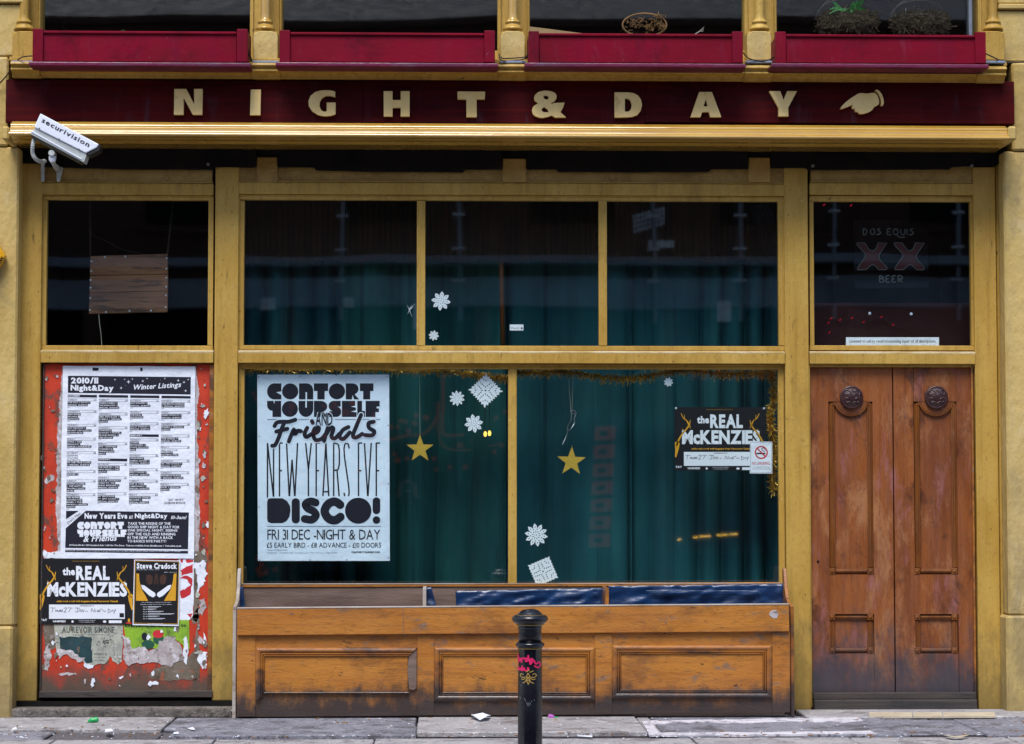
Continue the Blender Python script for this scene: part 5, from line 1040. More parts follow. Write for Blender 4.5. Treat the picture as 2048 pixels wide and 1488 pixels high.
# --- cut paper snowflakes
def flake(px, py, r, n, seed, kind, lab, Y):
    rg = random.Random(seed); out = []; holes = []
    rot = rg.uniform(0, 1)
    if kind == 'round':
        m = n * 12
        for i in range(m):
            a = 2 * math.pi * i / m; t = (i % 12) / 12
            q = .86 + .14 * math.cos(2 * math.pi * t) - (.10 if 5 <= i % 12 <= 7 else 0) + (-.06 if i % 12 in (2, 10) else 0)
            out.append((px + r * q * math.cos(a + rot), py + r * q * math.sin(a + rot)))
        rad = lambda a: 1
    else:
        rot = {'diamond': .03, 'square': .38}[kind]; m = 112
        rad = lambda a: 1 / max(abs(math.cos(a)) + abs(math.sin(a)), 1e-3)
        for i in range(m):
            a = 2 * math.pi * i / m; q = rad(a) * (1.0 if i % 4 < 2 else (.88 if kind == 'diamond' else .94))
            out.append((px + r * q * math.cos(a + rot), py + r * q * math.sin(a + rot)))
    for ring, (fr, wd, ln) in enumerate(((.30, .045, .09), (.52, .055, .075), (.70, .05, .07)) if kind == 'round' else ((.20, .035, .07), (.38, .04, .055), (.56, .045, .055), (.73, .035, .045))):
        cnt = n if kind == 'round' else 4 * (ring + 1)
        for i in range(cnt):
            a = 2 * math.pi * (i + (.5 if ring % 2 else 0)) / cnt
            rr_ = fr * r * (1 if kind == 'round' else rad(a) * 1.0); ca, sa = math.cos(a + rot), math.sin(a + rot)
            if kind == 'round' and 2 * math.pi * fr / cnt < wd * 2.3: w2 = 2 * math.pi * fr / cnt / 2.6
            else: w2 = wd
            cx, cy = px + rr_ * ca, py + rr_ * sa; L_, W_ = ln * r, w2 * r
            holes.append([(cx + ca * L_, cy + sa * L_), (cx - sa * W_, cy + ca * W_), (cx - ca * L_, cy - sa * L_), (cx + sa * W_, cy - ca * W_)])
    holes.append([(px + r * .06 * math.cos(t), py + r * .06 * math.sin(t)) for t in (0, 1.57, 3.14, 4.71)])
    o = MB().prism(out, Y, .0012, holes).build('paper_snowflake', m_snow, fix=True)
    tag(o, lab, 'snowflake', 'cut paper snowflakes on the window')
flake(882, 602, 19, 8, 1, 'round', 'paper snowflake high in the middle transom pane', .062)
flake(867.5, 671, 10.5, 8, 2, 'round', 'small paper snowflake at the lower left of the middle transom pane', .062)
flake(914, 796.5, 15.5, 10, 3, 'round', 'round lacy paper snowflake left of the big diamond snowflake', .0785)
flake(971, 781, 35, 8, 4, 'diamond', 'large diamond shaped paper snowflake at the top of the left display pane', .0785)
flake(947.5, 847, 18.5, 8, 5, 'round', 'paper snowflake below the big diamond snowflake', .0785)
flake(1072.5, 1070, 23, 10, 6, 'round', 'round paper snowflake low in the right display pane above a square one', .0785)
flake(1086, 1143, 33, 8, 7, 'square', 'tilted square paper snowflake at the foot of the right display pane', .0785)
flake(1337, 764, 9.5, 8, 8, 'round', 'smallest paper snowflake under the tinsel in the right display pane', .0785)
# --- gold glitter stars on threads
def star(px, py, r, rot, lab, Y, strings):
    t = thing('glitter_star', lab, 'star', tuple(U(px, py + r, Y)), 'gold glitter stars')
    pts = []
    for i in range(10):
        a = -math.pi / 2 + rot + math.pi * i / 5; q = r if i % 2 == 0 else r * .40; pts.append((px + q * math.cos(a), py + q * math.sin(a)))
    MB().prism(pts, Y, .004).build('star_card', m_gstar, t, fix=True)
    for s_ in strings: MB().tube([U(a, b, Y + .002) for a, b in s_], .0012, 5).build('thread', m_string, t)
star(840, 898, 28.5, 0, 'gold glitter star hanging in the left display pane', .16, [[(839, 738), (839.5, 815), (840, 870)]])
star(1143, 923, 30, .03, 'gold glitter star hanging in the right display pane', .16, [[(1144, 890), (1143.5, 893)]])
t = thing('ribbon_ornament', 'twisted silver ribbon ornament hanging above the right gold star', 'ornament', tuple(U(1143, 890, .15)))
zR = lambda *p: [tuple(U(1100 + a / 3.306, 730 + b / 3.306, .15 - .01 * math.sin(a * .1))) for a, b in p]
MB().tube(zR((120, 40), (128, 150), (137, 295)), .0012, 5).build('thread', m_string, t); MB().tube(zR((156, 40), (150, 150), (146, 295)), .0012, 5).build('thread', m_string, t)
pth = smooth_path(zR((137, 295), (142, 340), (136, 372), (118, 405), (118, 432), (140, 420), (160, 385), (162, 350), (172, 320), (158, 300), (140, 308), (150, 322), (170, 318)), 5)
MB().tube(pth, .0036, 6).build('ribbon', m_steel, t, smooth=True); MB().tube(smooth_path(zR((118, 432), (108, 470), (80, 530)), 5), [.003] * 10 + [.001], 6).build('ribbon_tail', m_steel, t, smooth=True)

# --- gold tinsel garland
def tinsel(path, lab, n, r, Y):
    rg = random.Random(n); pts = [U(x, y, Y) for x, y in smooth_path(path, 10)]; m = MB(); k = len(pts) - 1
    for i in range(n):
        f = rg.uniform(0, k - 1e-3); j = int(f); c = pts[j].lerp(pts[j + 1], f - j)
        d = Vector((rg.gauss(0, 1), rg.gauss(0, 1), rg.gauss(0, 1))).normalized(); L = r * rg.uniform(.5, 1.15)
        s_ = d.cross(Vector((rg.gauss(0, 1), rg.gauss(0, 1), rg.gauss(0, 1)))).normalized() * .0026; e = c + d * L + Vector((0, 0, -.15 * L))
        m.face([c - s_, c + s_, e + s_ * .7, e - s_ * .7])
    m.tube(pts, .004, 6)
    tag(m.build('tinsel_garland', m_tinsel), lab, 'tinsel', 'gold tinsel in the window')
tinsel([(490, 738), (600, 740), (700, 739), (800, 741), (880, 741), (940, 747), (985, 754), (1016, 756)], 'gold tinsel garland along the top of the left display pane', 1500, .040, .20)
tinsel([(1034, 744), (1080, 744), (1130, 742), (1180, 750), (1240, 757), (1290, 753), (1340, 742), (1380, 738), (1430, 746), (1480, 747), (1540, 744)], 'gold tinsel garland swagged along the top of the right display pane', 2200, .046, .16)
tinsel([(1544, 745), (1547, 790), (1541, 840), (1546, 890), (1544, 940), (1547, 982)], 'gold tinsel hanging down the right edge of the display window', 1500, .044, .16)

# --- curtains
m_slats = surf('added_slats_dark_brown', (.030, .018, .008), (.014, .010, .008), 4, (3, 3, .4), .8, None, (), None, None, (60, .001), off=13.0, spec=.15)
def curtain(px0, px1, Y, lab, seed, mat, dens, amp, top=380):
    rg = random.Random(seed); m = MB(); n = int((px1 - px0) * .9); rows = 14
    Y += .13; a, b = X(px0 - 6, Y), X(px1 + 6, Y); zt, zb_ = Z(top, Y), .22
    ph = [(rg.uniform(.6, 1.6) * dens, rg.uniform(0, 6.3), rg.uniform(.4, 1)) for _ in range(5)]
    for j in range(rows + 1):
        v_ = j / rows
        for i in range(n + 1):
            u_ = i / n; x = a + (b - a) * u_
            y = Y + sum(amp * w_ * math.sin(x * q * 9 + p_ + v_ * .6 * math.sin(p_)) for q, p_, w_ in ph) * .42 * (.65 + .35 * v_) - .11 * abs(math.sin(x * 17 * (.6 + .6 * dens) + seed + 1.6 * math.sin(x * 3.1 + seed) + .5 * math.sin(v_ * 2.2 + x * 4))) ** .8 * (.65 + .35 * math.sin(x * 4.7 + seed))
            m.v.append(Vector((x, y, zt + (zb_ - zt) * v_)))
    for j in range(rows):
        for i in range(n): q = j * (n + 1) + i; m.f.append((q, q + n + 1, q + n + 2, q + 1))
    o = m.build('curtain', mat, smooth=True); tag(o, lab, 'curtain', 'teal curtains behind the shop window')
    so = o.modifiers.new('solid', 'SOLIDIFY'); so.thickness = .003
curtain(462, 700, .46, 'leftmost teal curtain behind the disco poster', 3, m_curt[0], .8, .10)
curtain(690, 1005, .44, 'teal curtain behind the left gold star and snowflakes', 5, m_curt[1], .5, .10)
curtain(1000, 1255, .44, 'smooth teal curtain behind the right gold star', 9, m_curt[2], .42, .09)
curtain(1245, 1600, .42, 'tightly gathered teal curtain at the right of the display window', 12, m_curt[3], 1.25, .085)
pel = thing('added_slats', 'added dark brown ribbed pelmet above the teal curtains', 'added_slats', tuple(U(1020, 520, .34)))  # added to darken the upper panes, where the curtain lies in shade
for i in range(96):
    a = 474 + i * 11.42; MB().pbox(a, 385, a + 10.6, 522 + 3 * math.sin(i * .7), .34 + .006 * (i % 2), .02).build('added_slat', m_slats, pel)
tag(MB().tube([U(1001, 420, .40), U(1003, 560, .40), U(1006, 700, .40)], .016, 10).build('curtain_pole', flat('brown_pole_timber', (.17, .06, .012), .5), smooth=True), 'upright brown wooden pole between the teal curtains', 'pole')
for i, (x, y) in enumerate(((970.5, 868.5), (979, 867))):
    c = U(x, y, .24); m = MB().lathe(c.x, c.y, [(.001, -.016), (.008, -.012), (.011, 0), (.009, .012), (.005, .018), (.001, .02)], 12, c.z)
    t = thing('light_bulb', ('left' if i == 0 else 'right') + ' of the two small warm lit bulbs glowing below the snowflakes', 'light bulb', tuple(c)); m.build('bulb', m_bulb, t, smooth=True); MB().tube([c + Vector((0, 0, .018)), c + Vector((0, .01, .05)), c + Vector((0, .08, .30))], .002, 5).build('flex', m_wire, t)

# --- plank sign hanging in the left transom pane
t = thing('plank_sign', 'hanging sign back of three brown planks in the left transom pane', 'wooden sign', tuple(U(257, 627, .2)))
zA = lambda x, y: (x / 3.72, 360 + y / 3.72)
for q in (((672, 566), (1248, 548), (1250, 700), (668, 711)), ((668, 713), (1250, 702), (1249, 826), (665, 838)), ((665, 840), (1249, 828), (1247, 984), (661, 996))): MB().prism([zA(*p) for p in q], .20, .018).build('plank', m_plank, t, .003, fix=True)
for x, y in ((780, 574), (932, 570), (1240, 582), (680, 604), (678, 677), (1238, 660), (1238, 728), (674, 744), (674, 802), (1237, 794), (1235, 858), (672, 878), (1232, 946), (669, 968), (788, 984), (963, 975), (1123, 972)):
    c = U(*zA(x, y), .20); MB().tube([c, c + Vector((0, -.004, 0))], [.007, .004], 8).build('nail', m_cap, t)
def chain(a, b, n, nm='chain'):
    m = MB()
    for i in range(n):
        c = a.lerp(b, (i + .5) / n); h = (b - a).length / n * .62; ax = (b - a).normalized(); sd = Vector((0, 1, 0)) if i % 2 else Vector((1, 0, 0))
        m.tube([c + ax * h * math.cos(q) + sd * .007 * math.sin(q) for q in [k_ * math.pi / 4 for k_ in range(8)]], .0022, 5, True)
    return m.build(nm, m_chain, t)
chain(U(*zA(1288, 150), .21), U(*zA(1246, 552), .21), 22); chain(U(*zA(668, 150), .21), U(*zA(672, 566), .21), 22)
MB().tube([U(*zA(*p), .205) for p in smooth_path([(670, 400), (800, 460), (920, 520), (1060, 545)], 5)], .0015, 5).build('cord', m_chain, t)
MB().tube([U(*zA(*p), .19) for p in smooth_path([(735, 1000), (742, 1080), (752, 1150), (758, 1250)], 5)], .0025, 5).build('hanging_string', m_string, t)

# --- unlit neon beer sign in the right transom pane
t = thing('neon_sign', 'unlit neon DOS EQUIS XX BEER sign on a clear panel above the doors', 'sign', tuple(U(1781, 577, .3)))
zX = lambda x, y: (1560 + x / 3.72, 360 + y / 3.72); Yx = .30
MB().prism([zX(545, 300), zX(1095, 300), zX(1108, 800), zX(555, 808)], Yx, .006).build('clear_panel', m_clear, t, fix=True)
def neon(name, paths, r, sm_=3):
    for p in paths: MB().tube([U(*zX(*q), Yx - .018) for q in (smooth_path(p, sm_) if sm_ and len(p) > 2 else p)], r, 6).build(name, m_neon, t, smooth=True)
for xs in ((0), (278)):
    ol = [(570, 468), (630, 468), (665, 520), (690, 528), (712, 515), (730, 468), (795, 468), (735, 560), (740, 590), (798, 655), (790, 668), (735, 668), (712, 640), (690, 628), (668, 640), (640, 668), (575, 668), (578, 652), (635, 570), (630, 545), (575, 485)]
    ol = [(a + xs, b) for a, b in ol]
    MB().prism([zX(*p) for p in ol], Yx - .010, .003).build('red_letter', m_neonred, t, fix=True); neon('neon_tube', [ol + [ol[0]]], .0028, 0)
neon('neon_tube', [[(620, 360), (620, 408), (640, 400), (645, 375), (622, 360)], [(700, 362), (675, 372), (676, 398), (696, 405), (704, 380), (690, 360)], [(745, 362), (725, 370), (748, 390), (735, 406), (718, 402)], [(822, 362), (798, 365), (800, 385), (815, 384), (798, 388), (800, 405), (828, 408)], [(860, 362), (842, 380), (852, 405), (875, 400), (874, 370), (858, 362)], [(868, 404), (890, 426), (930, 425)], [(898, 365), (898, 395), (915, 408), (928, 395), (928, 365)], [(945, 362), (945, 408)], [(990, 362), (968, 372), (992, 390), (978, 408), (962, 404)]], .0032, 3)
neon('neon_tube', [[(742, 712), (742, 760), (770, 755), (768, 738), (745, 735), (770, 725), (745, 710)], [(812, 712), (790, 714), (790, 735), (805, 735), (790, 738), (790, 760), (815, 760)], [(858, 712), (836, 716), (838, 735), (850, 735), (836, 738), (836, 760), (862, 758)], [(880, 760), (880, 712), (908, 720), (905, 738), (882, 738), (912, 760)]], .0036, 3)
for x in (612, 1000): MB().tube([U(*zX(x, 302), Yx), U(*zX(x + 6, 160), Yx)], .0015, 5).build('hanging_wire', m_chain, t)
tag(MB().prism([(1600, 606), (1975, 606), (1975, 740), (1600, 740)], .42, .03).build('back_panel', m_dred, fix=True), 'dark red panel low behind the pane above the doors', 'panel')
RB = ((1662, 637), (1657, 646), (1680, 640), (1704, 636), (1763, 634), (1727, 644), (1786, 650), (1659, 665), (1648, 410), (1702, 411))
t = thing('fairy_lights', 'string of tiny red fairy lights behind the pane above the doors', 'fairy lights', tuple(U(1700, 665, .39)))
MB().tube([U(x, y, .392) for x, y in smooth_path([(1630, 690), (1645, 640), (1662, 637), (1680, 641), (1704, 636), (1727, 645), (1763, 634), (1786, 650), (1830, 662)], 4)], .0015, 5).build('flex', m_chain, t)
for x, y in RB: c = U(x, y, .39); MB().tube([c + Vector((-.007, 0, -.006)), c, c + Vector((.008, 0, .008))], [.002, .005, .002], 7).build('bulb', m_redbulb, t)
for i, (x, y) in enumerate(((1739.5, 627), (1822.5, 628))):
    c = U(x, y, .0615); tag(MB().tube([c, c + Vector((0, -.003, 0))], [.010, .006], 10).build('suction_cap', m_cap), ('left' if i == 0 else 'right') + ' pale blue suction cap on the pane above the doors', 'fixing')

# ================================================================== first-floor clutter
def basket(px, py, rx, ry, lab, green, seed):
    rg = random.Random(seed); Y = -.29; c = U(px, py, Y); s_ = 1 / 316.; t = thing('hanging_basket', lab, 'basket', (c.x, c.y, c.z - ry * s_), 'mossy hanging baskets')
    m = MB(); n, k_ = 26, 10
    for j in range(k_ + 1):
        ph = -math.pi / 2 + math.pi * j / k_
        for i in range(n):
            a = 2 * math.pi * i / n; d = 1 + .14 * mnoise.noise(Vector((math.cos(a) * 2 + seed, math.sin(a) * 2, ph * 2)))
            zz = math.sin(ph) * (1 if ph < 0 else .55)
            m.v.append(Vector((c.x + rx * s_ * .9 * d * math.cos(ph) ** .6 * math.cos(a), c.y + .10 * d * math.cos(ph) ** .6 * math.sin(a), c.z + ry * s_ * d * zz)) if abs(ph) < 1.5 else Vector((c.x, c.y, c.z + ry * s_ * zz)))
    for j in range(k_):
        for i in range(n): m.f.append((j * n + i, j * n + (i + 1) % n, (j + 1) * n + (i + 1) % n, (j + 1) * n + i))
    m.build('moss', m_moss, t)
    for mt, cnt, nm in ((m_moss, 900, 'moss_fringe'), (m_moss2, 420, 'dry_stems')):
        q = MB()
        for _ in range(cnt):
            a = rg.uniform(0, 6.3); ph = rg.uniform(-1.2, 1.35); zz = math.sin(ph) * (1 if ph < 0 else .6)
            p = Vector((c.x + rx * s_ * .93 * math.cos(ph) ** .6 * math.cos(a), c.y + .105 * math.cos(ph) ** .6 * math.sin(a), c.z + ry * s_ * zz))
            d = (p - c).normalized() * .4 + Vector((rg.gauss(0, .6), rg.gauss(0, .3), rg.gauss(0, .5))); d.normalize(); L = rg.uniform(.015, .045); w2 = d.cross(Vector((0, 1, .2))).normalized() * rg.uniform(.0012, .003)
            b_ = Vector((rg.gauss(0, .012), rg.gauss(0, .008), rg.gauss(0, .012)))
            q.face([p - w2, p + w2, p + d * L * .6 + b_ + w2, p + d * L * .6 + b_ - w2]); q.face([p + d * L * .6 + b_ - w2, p + d * L * .6 + b_ + w2, p + d * L])
        q.build(nm, mt, t)['kind'] = 'stuff'
    m = MB(); rim = [Vector((c.x + rx * s_ * math.cos(a), c.y + .11 * math.sin(a), c.z + ry * s_ * .25)) for a in [6.2832 * i / 24 for i in range(24)]]
    m.tube(rim, .003, 5, True); m.build('wire_rim', m_wire, t)
    for sg, yy in ((1, -.05), (1, .05)):
        MB().tube([Vector((c.x + rx * s_ * math.cos(a), c.y + yy, c.z + ry * s_ * .25 + .13 * math.sin(a))) for a in [math.pi * i / 14 for i in range(15)]], .002, 5).build('wire_hoop', m_wire, t)
    for dx in (-.10, -.02, .07): MB().tube([Vector((c.x + dx, c.y - .02, c.z + ry * s_ * .4)), Vector((c.x + dx + .004, c.y - .01, c.z + ry * s_ * .4 + .05))], .0022, 5).build('peg', m_steel, t)
    if green:
        for i in range(30):
            a = rg.uniform(-1.2, 1.2); L = rg.uniform(.05, .13); p0 = c + Vector((rg.uniform(-.05, .06), rg.uniform(-.08, 0), ry * s_ * .5)); q = MB(); w_ = rg.uniform(.007, .012); dr = Vector((math.sin(a), -.3, math.cos(a)))
            pts = [p0 + dr * L * u_ + Vector((0, 0, -.06 * u_ * u_ * abs(a))) for u_ in (0, .35, .7, 1)]
            sd = Vector((math.cos(a), .2, -math.sin(a)))
            for h in range(3): wa = w_ * (0.5, 1, .8, .05)[h]; wb_ = w_ * (0.5, 1, .8, .05)[h + 1]; q.face([pts[h] - sd * wa, pts[h] + sd * wa, pts[h + 1] + sd * wb_, pts[h + 1] - sd * wb_])
            q.build('leaf', m_leaf, t)
basket(1695, 42, 62, 30, 'left mossy hanging basket with green leaves behind the right window box', True, 21); basket(1841, 44, 60, 29, 'right mossy hanging basket with bare dry moss behind the right window box', False, 34)
t = thing('dried_ornament', 'golden dried twig ornament on an oval ring in the third upper window', 'ornament', tuple(U(1290, 68, -.12)))
Yo = -.13
MB().tube([U(1289 + 44 * math.cos(a), 50 + 23 * math.sin(a), Yo) for a in [6.2832 * i / 30 for i in range(30)]], .006, 6, True).build('ring', m_dried, t, smooth=True)
rg = random.Random(4); m = MB()
for cx, cy, r_ in ((1263, 50, 11), (1278, 46, 13), (1296, 54, 14), (1314, 44, 13), (1322, 52, 8), (1316, 34, 7)):
    for _ in range(26):
        p = U(cx + rg.gauss(0, r_ * .4), cy + rg.gauss(0, r_ * .4), Yo - .01 + rg.gauss(0, .012)); d = Vector((rg.gauss(0, 1), rg.gauss(0, .6), rg.gauss(0, 1))).normalized(); m.tube([p, p + d * .012 + Vector((.003, 0, .002)), p + d * rg.uniform(.015, .035)], [.0028, .0024, .001], 4)
m.build('dried_flowers', m_dried, t)['kind'] = 'stuff'
t = thing('cardboard_sheet', 'brown card sheet lying on the sill behind the third window box', 'cardboard', tuple(U(1110, 66, -.1)))
MB().prism([(1059, 53), (1100, 58), (1168, 67), (1170, 72), (1059, 72)], -.10, .01).build('card', flat('brown_card', (.33, .22, .10), .8), t, fix=True)
t = thing('twig', 'thin pale twig standing behind the right end of the third window box', 'twig', tuple(U(1395, 68, -.3)))
MB().tube([U(1388, 70, -.3), U(1400, 62, -.3), U(1408, 54, -.3)], [.003, .0025, .001], 5).build('stem', m_string, t); MB().tube([U(1400, 62, -.3), U(1405, 63, -.3), U(1407, 58, -.3)], [.002, .002, .001], 5).build('side_stem', m_string, t)
t = thing('seedling', 'tiny green weed sprouting behind the first window box lip', 'plant', tuple(U(246, 64, -.38)))
for dx, dz in ((-.012, .010), (0, .018), (.012, .012), (.004, .006)):
    p = U(246, 65, -.385); q = MB(); q.face([p, p + Vector((dx - .006, -.004, dz * .6)), p + Vector((dx, -.008, dz + .004)), p + Vector((dx + .006, -.004, dz * .6))]); q.build('leaf', m_leaf, t)
def cable(pts, lab, r=.0045): tag(MB().tube([U(*p) for p in smooth_path(pts, 8)], r, 6).build('cable', m_wire, smooth=True), lab, 'cable')
cable([(66, 112, -.40), (50, 113, -.36), (38, 118, -.30), (24, 136, -.27), (10, 155, -.20), (-12, 178, -.16)], 'black cable drooping from the first window box to the left pier')
cable([(1002, 113, -.34), (1006, 117, -.33), (1030, 116, -.25), (1050, 114, -.33), (1056, 110, -.36)], 'upper black cable round the middle column pedestal', .004)
cable([(998, 108, -.30), (1003, 121, -.32), (1028, 121, -.245), (1050, 117, -.33), (1057, 106, -.36)], 'lower black cable round the middle column pedestal', .004)
cable([(1486, 105, -.36), (1498, 117, -.32), (1520, 122, -.30), (1540, 119, -.33), (1550, 112, -.36)], 'black cable sagging across the pedestal beside the fourth window box', .004)
cable([(496, 100, -.36), (500, 112, -.33), (503, 122, -.30)], 'short cable tail beside the pedestal of the second column', .006)
cable([(1971, 107, -.40), (1990, 116, -.33), (2012, 125, -.20), (2050, 124, -.19), (2100, 122, -.19)], 'black cable running from the rightmost window box onto the right pier', .0045)

# --- yellow box on the left pier (mostly outside the picture)
t = thing('alarm_box', 'yellow pointed alarm box on the left pier at the picture edge', 'alarm box', tuple(U(-30, 540, -.2)))
MB().prism([(10.5, 512), (-14, 553), (-62, 553), (-86, 512), (-62, 471), (-14, 471)], -.20, .06).build('case', m_ygloss, t, .006, fix=True)
MB().prism([(4, 512), (-17, 547), (-59, 547), (-80, 512), (-59, 477), (-17, 477)], -.215, .014).build('cover', m_ygloss, t, .004, fix=True)
for j in range(3): MB().prism([(9 - j * 3.3, 516 + j * 4.5), (-12, 516 + j * 4.5), (-12, 517.4 + j * 4.5), (8 - j * 3.3, 517.4 + j * 4.5)], -.203, .002).build('vent_slot', m_wire, t, fix=True)

# ================================================================== litter
def scrap3(name, pts, lab, mat, h=.012, cat='litter', curl=.3):
    m = MB(); P_ = [UG(x, y, .012) for x, y in pts]; c = sum(P_, Vector()) / len(P_)
    top = [p + Vector((0, 0, h * (1 if i % 2 else curl))) for i, p in enumerate(P_)]; n = len(P_)
    m.v = top + [c + Vector((0, 0, h * .6))] + [p - Vector((0, 0, .0015)) for p in top]
    for i in range(n): m.f.append((i, (i + 1) % n, n)); m.f.append((i + n + 1, (i + 1) % n + n + 1, (i + 1) % n, i))
    m.f.append(tuple(range(2 * n, n, -1)))
    tag(m.build(name, mat, fix=True), lab, cat, 'litter on the pavement')
scrap3('paper_scrap', [(942, 1433), (965, 1435), (982, 1434), (976, 1441), (960, 1443), (943, 1438)], 'folded white paper scrap by the foot of the trough', m_paper, .03)
scrap3('paper_scrap', [(1884, 1470), (1900, 1473), (1920, 1473.5), (1940, 1471), (1922, 1475.5), (1900, 1475)], 'curved cream paper strip on the pavement near the doors', m_cream, .006)
scrap3('paper_scrap', [(211, 1459), (222, 1460), (227, 1463), (216, 1466), (210, 1464)], 'pale paper scrap on the dark patch of pavement', m_paper, .008)
scrap3('paper_scrap', [(375, 1457), (386, 1456), (391, 1460), (382, 1461)], 'white paper scrap on the flag left of the trough', m_paper, .006)
scrap3('paper_scrap', [(463, 1424), (472, 1421), (472, 1429), (462, 1431)], 'crumpled white paper at the left corner of the trough', m_paper, .03)
scrap3('paper_scrap', [(24, 1457), (32, 1456), (34, 1459), (27, 1461)], 'small white scrap at the left edge of the pavement', m_paper, .006)
scrap3('paper_scrap', [(346, 1466), (356, 1465), (358, 1468), (348, 1470)], 'white scrap by the joint left of the trough', m_paper, .006)
scrap3('paper_scrap', [(1155, 1471), (1185, 1472), (1184, 1474), (1156, 1473)], 'thin white paper strip right of the bollard', m_paper, .003)
t = thing('bottle_stub', 'crushed bright green plastic piece on the left flagstone', 'litter', tuple(UG(185, 1446)))
c = UG(186, 1446) + Vector((0, 0, .016)); MB().tube([c + Vector((-.03, 0, -.006)), c + Vector((-.012, 0, 0)), c + Vector((.02, .01, .004)), c + Vector((.03, .012, .008))], [.006, .015, .017, .012], 9).build('body', flat('bright_green_plastic', (.01, .42, .10), .35), t); MB().tube([c + Vector((-.042, -.002, -.009)), c + Vector((-.03, 0, -.006))], .006, 8).build('neck', m_cream, t)
t = thing('party_popper', 'small purple and green plastic cap beside the bollard', 'litter', tuple(UG(1106, 1438)))
c = UG(1103, 1438) + Vector((0, 0, .015)); MB().tube([c + Vector((-.02, 0, 0)), c + Vector((-.012, 0, 0)), c + Vector((.012, 0, -.003)), c + Vector((.018, 0, -.004))], [.012, .017, .012, .006], 10).build('cup', flat('purple_plastic', (.45, .12, .45), .4), t); MB().tube([c + Vector((.018, 0, -.004)), c + Vector((.045, .004, -.009))], [.006, .004], 8).build('stem', flat('green_plastic', (.02, .4, .12), .4), t)
me0 = None; rg = random.Random(9); lit = 0
for i in range(110):
    px = rg.uniform(-20, 2060); py = rg.choice((rg.uniform(1436, 1446), rg.uniform(1462, 1476), rg.uniform(1466, 1474)))
    if px < 480 and py < 1446: py += 14
    p = UG(px, py, .006)
    if i == 0: mm = MB()
    a = rg.uniform(0, 3.1); L = rg.uniform(.006, .018); d = Vector((math.cos(a), math.sin(a), 0)) * L
    mm.tube([p - d + Vector((0, 0, .002)), p + d + Vector((0, 0, .002))], rg.uniform(.002, .004), 5)
o = mm.build('cigarette_ends', m_cuttone); o['kind'] = 'stuff'; o['label'] = 'scattered cigarette ends and leaf crumbs on the pavement'; o['category'] = 'litter'
mm = MB()
for i in range(150):
    p = UG(rg.uniform(-20, 2060), rg.choice((rg.uniform(1436, 1478), rg.uniform(1464, 1476))), .008); r_ = rg.uniform(.002, .007)
    mm.face([p + Vector((-r_, -r_, 0)), p + Vector((r_ * 1.6, -r_ * .6, .002)), p + Vector((r_, r_, .001)), p + Vector((-r_ * .7, r_ * 1.2, .003))])
o = mm.build('paper_crumbs', m_paper); o['kind'] = 'stuff'; o['label'] = 'scattered tiny paper crumbs on the pavement'; o['category'] = 'litter'

m_streak = emis('yellow_streak_glow', (1.0, .6, .08), 2.5)
# ================================================================== across the street, seen only in the glass
YO = -17.0; VY = 17.108                        # mirror distance: where that frontage appears behind the glass
def RV(px, py, d=0.0): p = U(px, py, VY - d); return Vector((p.x, YO + d, p.z))
O = thing('opposite_building', 'brick terrace across the street reflected dimly in the shop windows', 'building', (0, YO, 0))
MB().box(-24, 24, YO - 6, YO - .02, 4.45, 8.0).build('upper_wall', m_brick, O); MB().box(-24, 24, YO - .2, YO + .25, 4.60, 4.72).build('cornice', m_band, O, .01); MB().box(-24, 24, YO - .2, YO + .06, 4.02, 4.44).build('fascia', m_band, O, .01)
MB().box(-24, 24, YO - 6, YO + .05, 8.0, 8.12).build('gutter', m_brick, O, .01); MB().extr([(YO, 8.121), (YO - 5, 10.8), (YO - 6, 10.8), (YO - 6, 8.121)], -24, 24).build('roof', m_slate, O, fix=True); MB().box(-24, 24, YO - 6, YO - .5, -.13, 4.44).build('shop_back', m_dark, O)
for i in range(-8, 9):
    MB().box(i * 2.7 - .12, i * 2.7 + .12, YO - .5, YO + .02, 0, 4.01).build('shop_pier', m_brick, O)
    wn_ = MB().box(i * 2.7 + .75, i * 2.7 + 1.95, YO - .06, YO - .015, 5.2, 7.2).build('window', m_dark, O); MB().box(i * 2.7 + .65, i * 2.7 + 2.05, YO - .05, YO + .06, 5.08, 5.19).build('sill', m_brick, wn_)
    if i % 3: MB().box(i * 2.7 + .2, i * 2.7 + 2.5, YO - .3, YO - .27, .5, 3.2).build('shop_window', flat('dim_shop_interior', (.035, .034, .03), .8), O)
m_palew = surf('pale_render', (.75, .78, .82), (.6, .64, .7), 3)
for i, px in enumerate((676, 905, 1300, 1480, 1668, 1908)):
    dp = MB().tube([RV(px, 360, .12), RV(px + 4, 640, .12)], .03, 8).build('drainpipe', m_band, O)
    for py in (428, 496, 560): a, b = RV(px - 12, py, .16), RV(px + 12, py, .16); MB().tube([a, b], .02, 6).build('pipe_bracket', m_palew, dp)
for r_ in ((513, 592, 540, 616), (680, 594, 706, 614), (1290, 478, 1342, 492), (820, 610, 838, 660), (1440, 600, 1466, 640)):
    a, b = RV(r_[0], r_[3], .1), RV(r_[2], r_[1], .1); MB().box(a.x, b.x, a.y - .05, a.y, a.z, b.z).build('plaque', m_palew, O)
for i in range(9):                              # leaded panes; the light they catch is put into a pale colour
    for j in range(4):
        x, y = 1262 + i * 7 , 410 + j * 9.5 + (8 - i) * 2.2; k = Ink(0, lambda a, b: RV(a, b, .02)); k.poly([(x, y), (x + 5.4, y - 1.8), (x + 5.4, y + 5.6), (x, y + 7.4)]); MB.build(k, 'leaded_pane', m_palew, O)
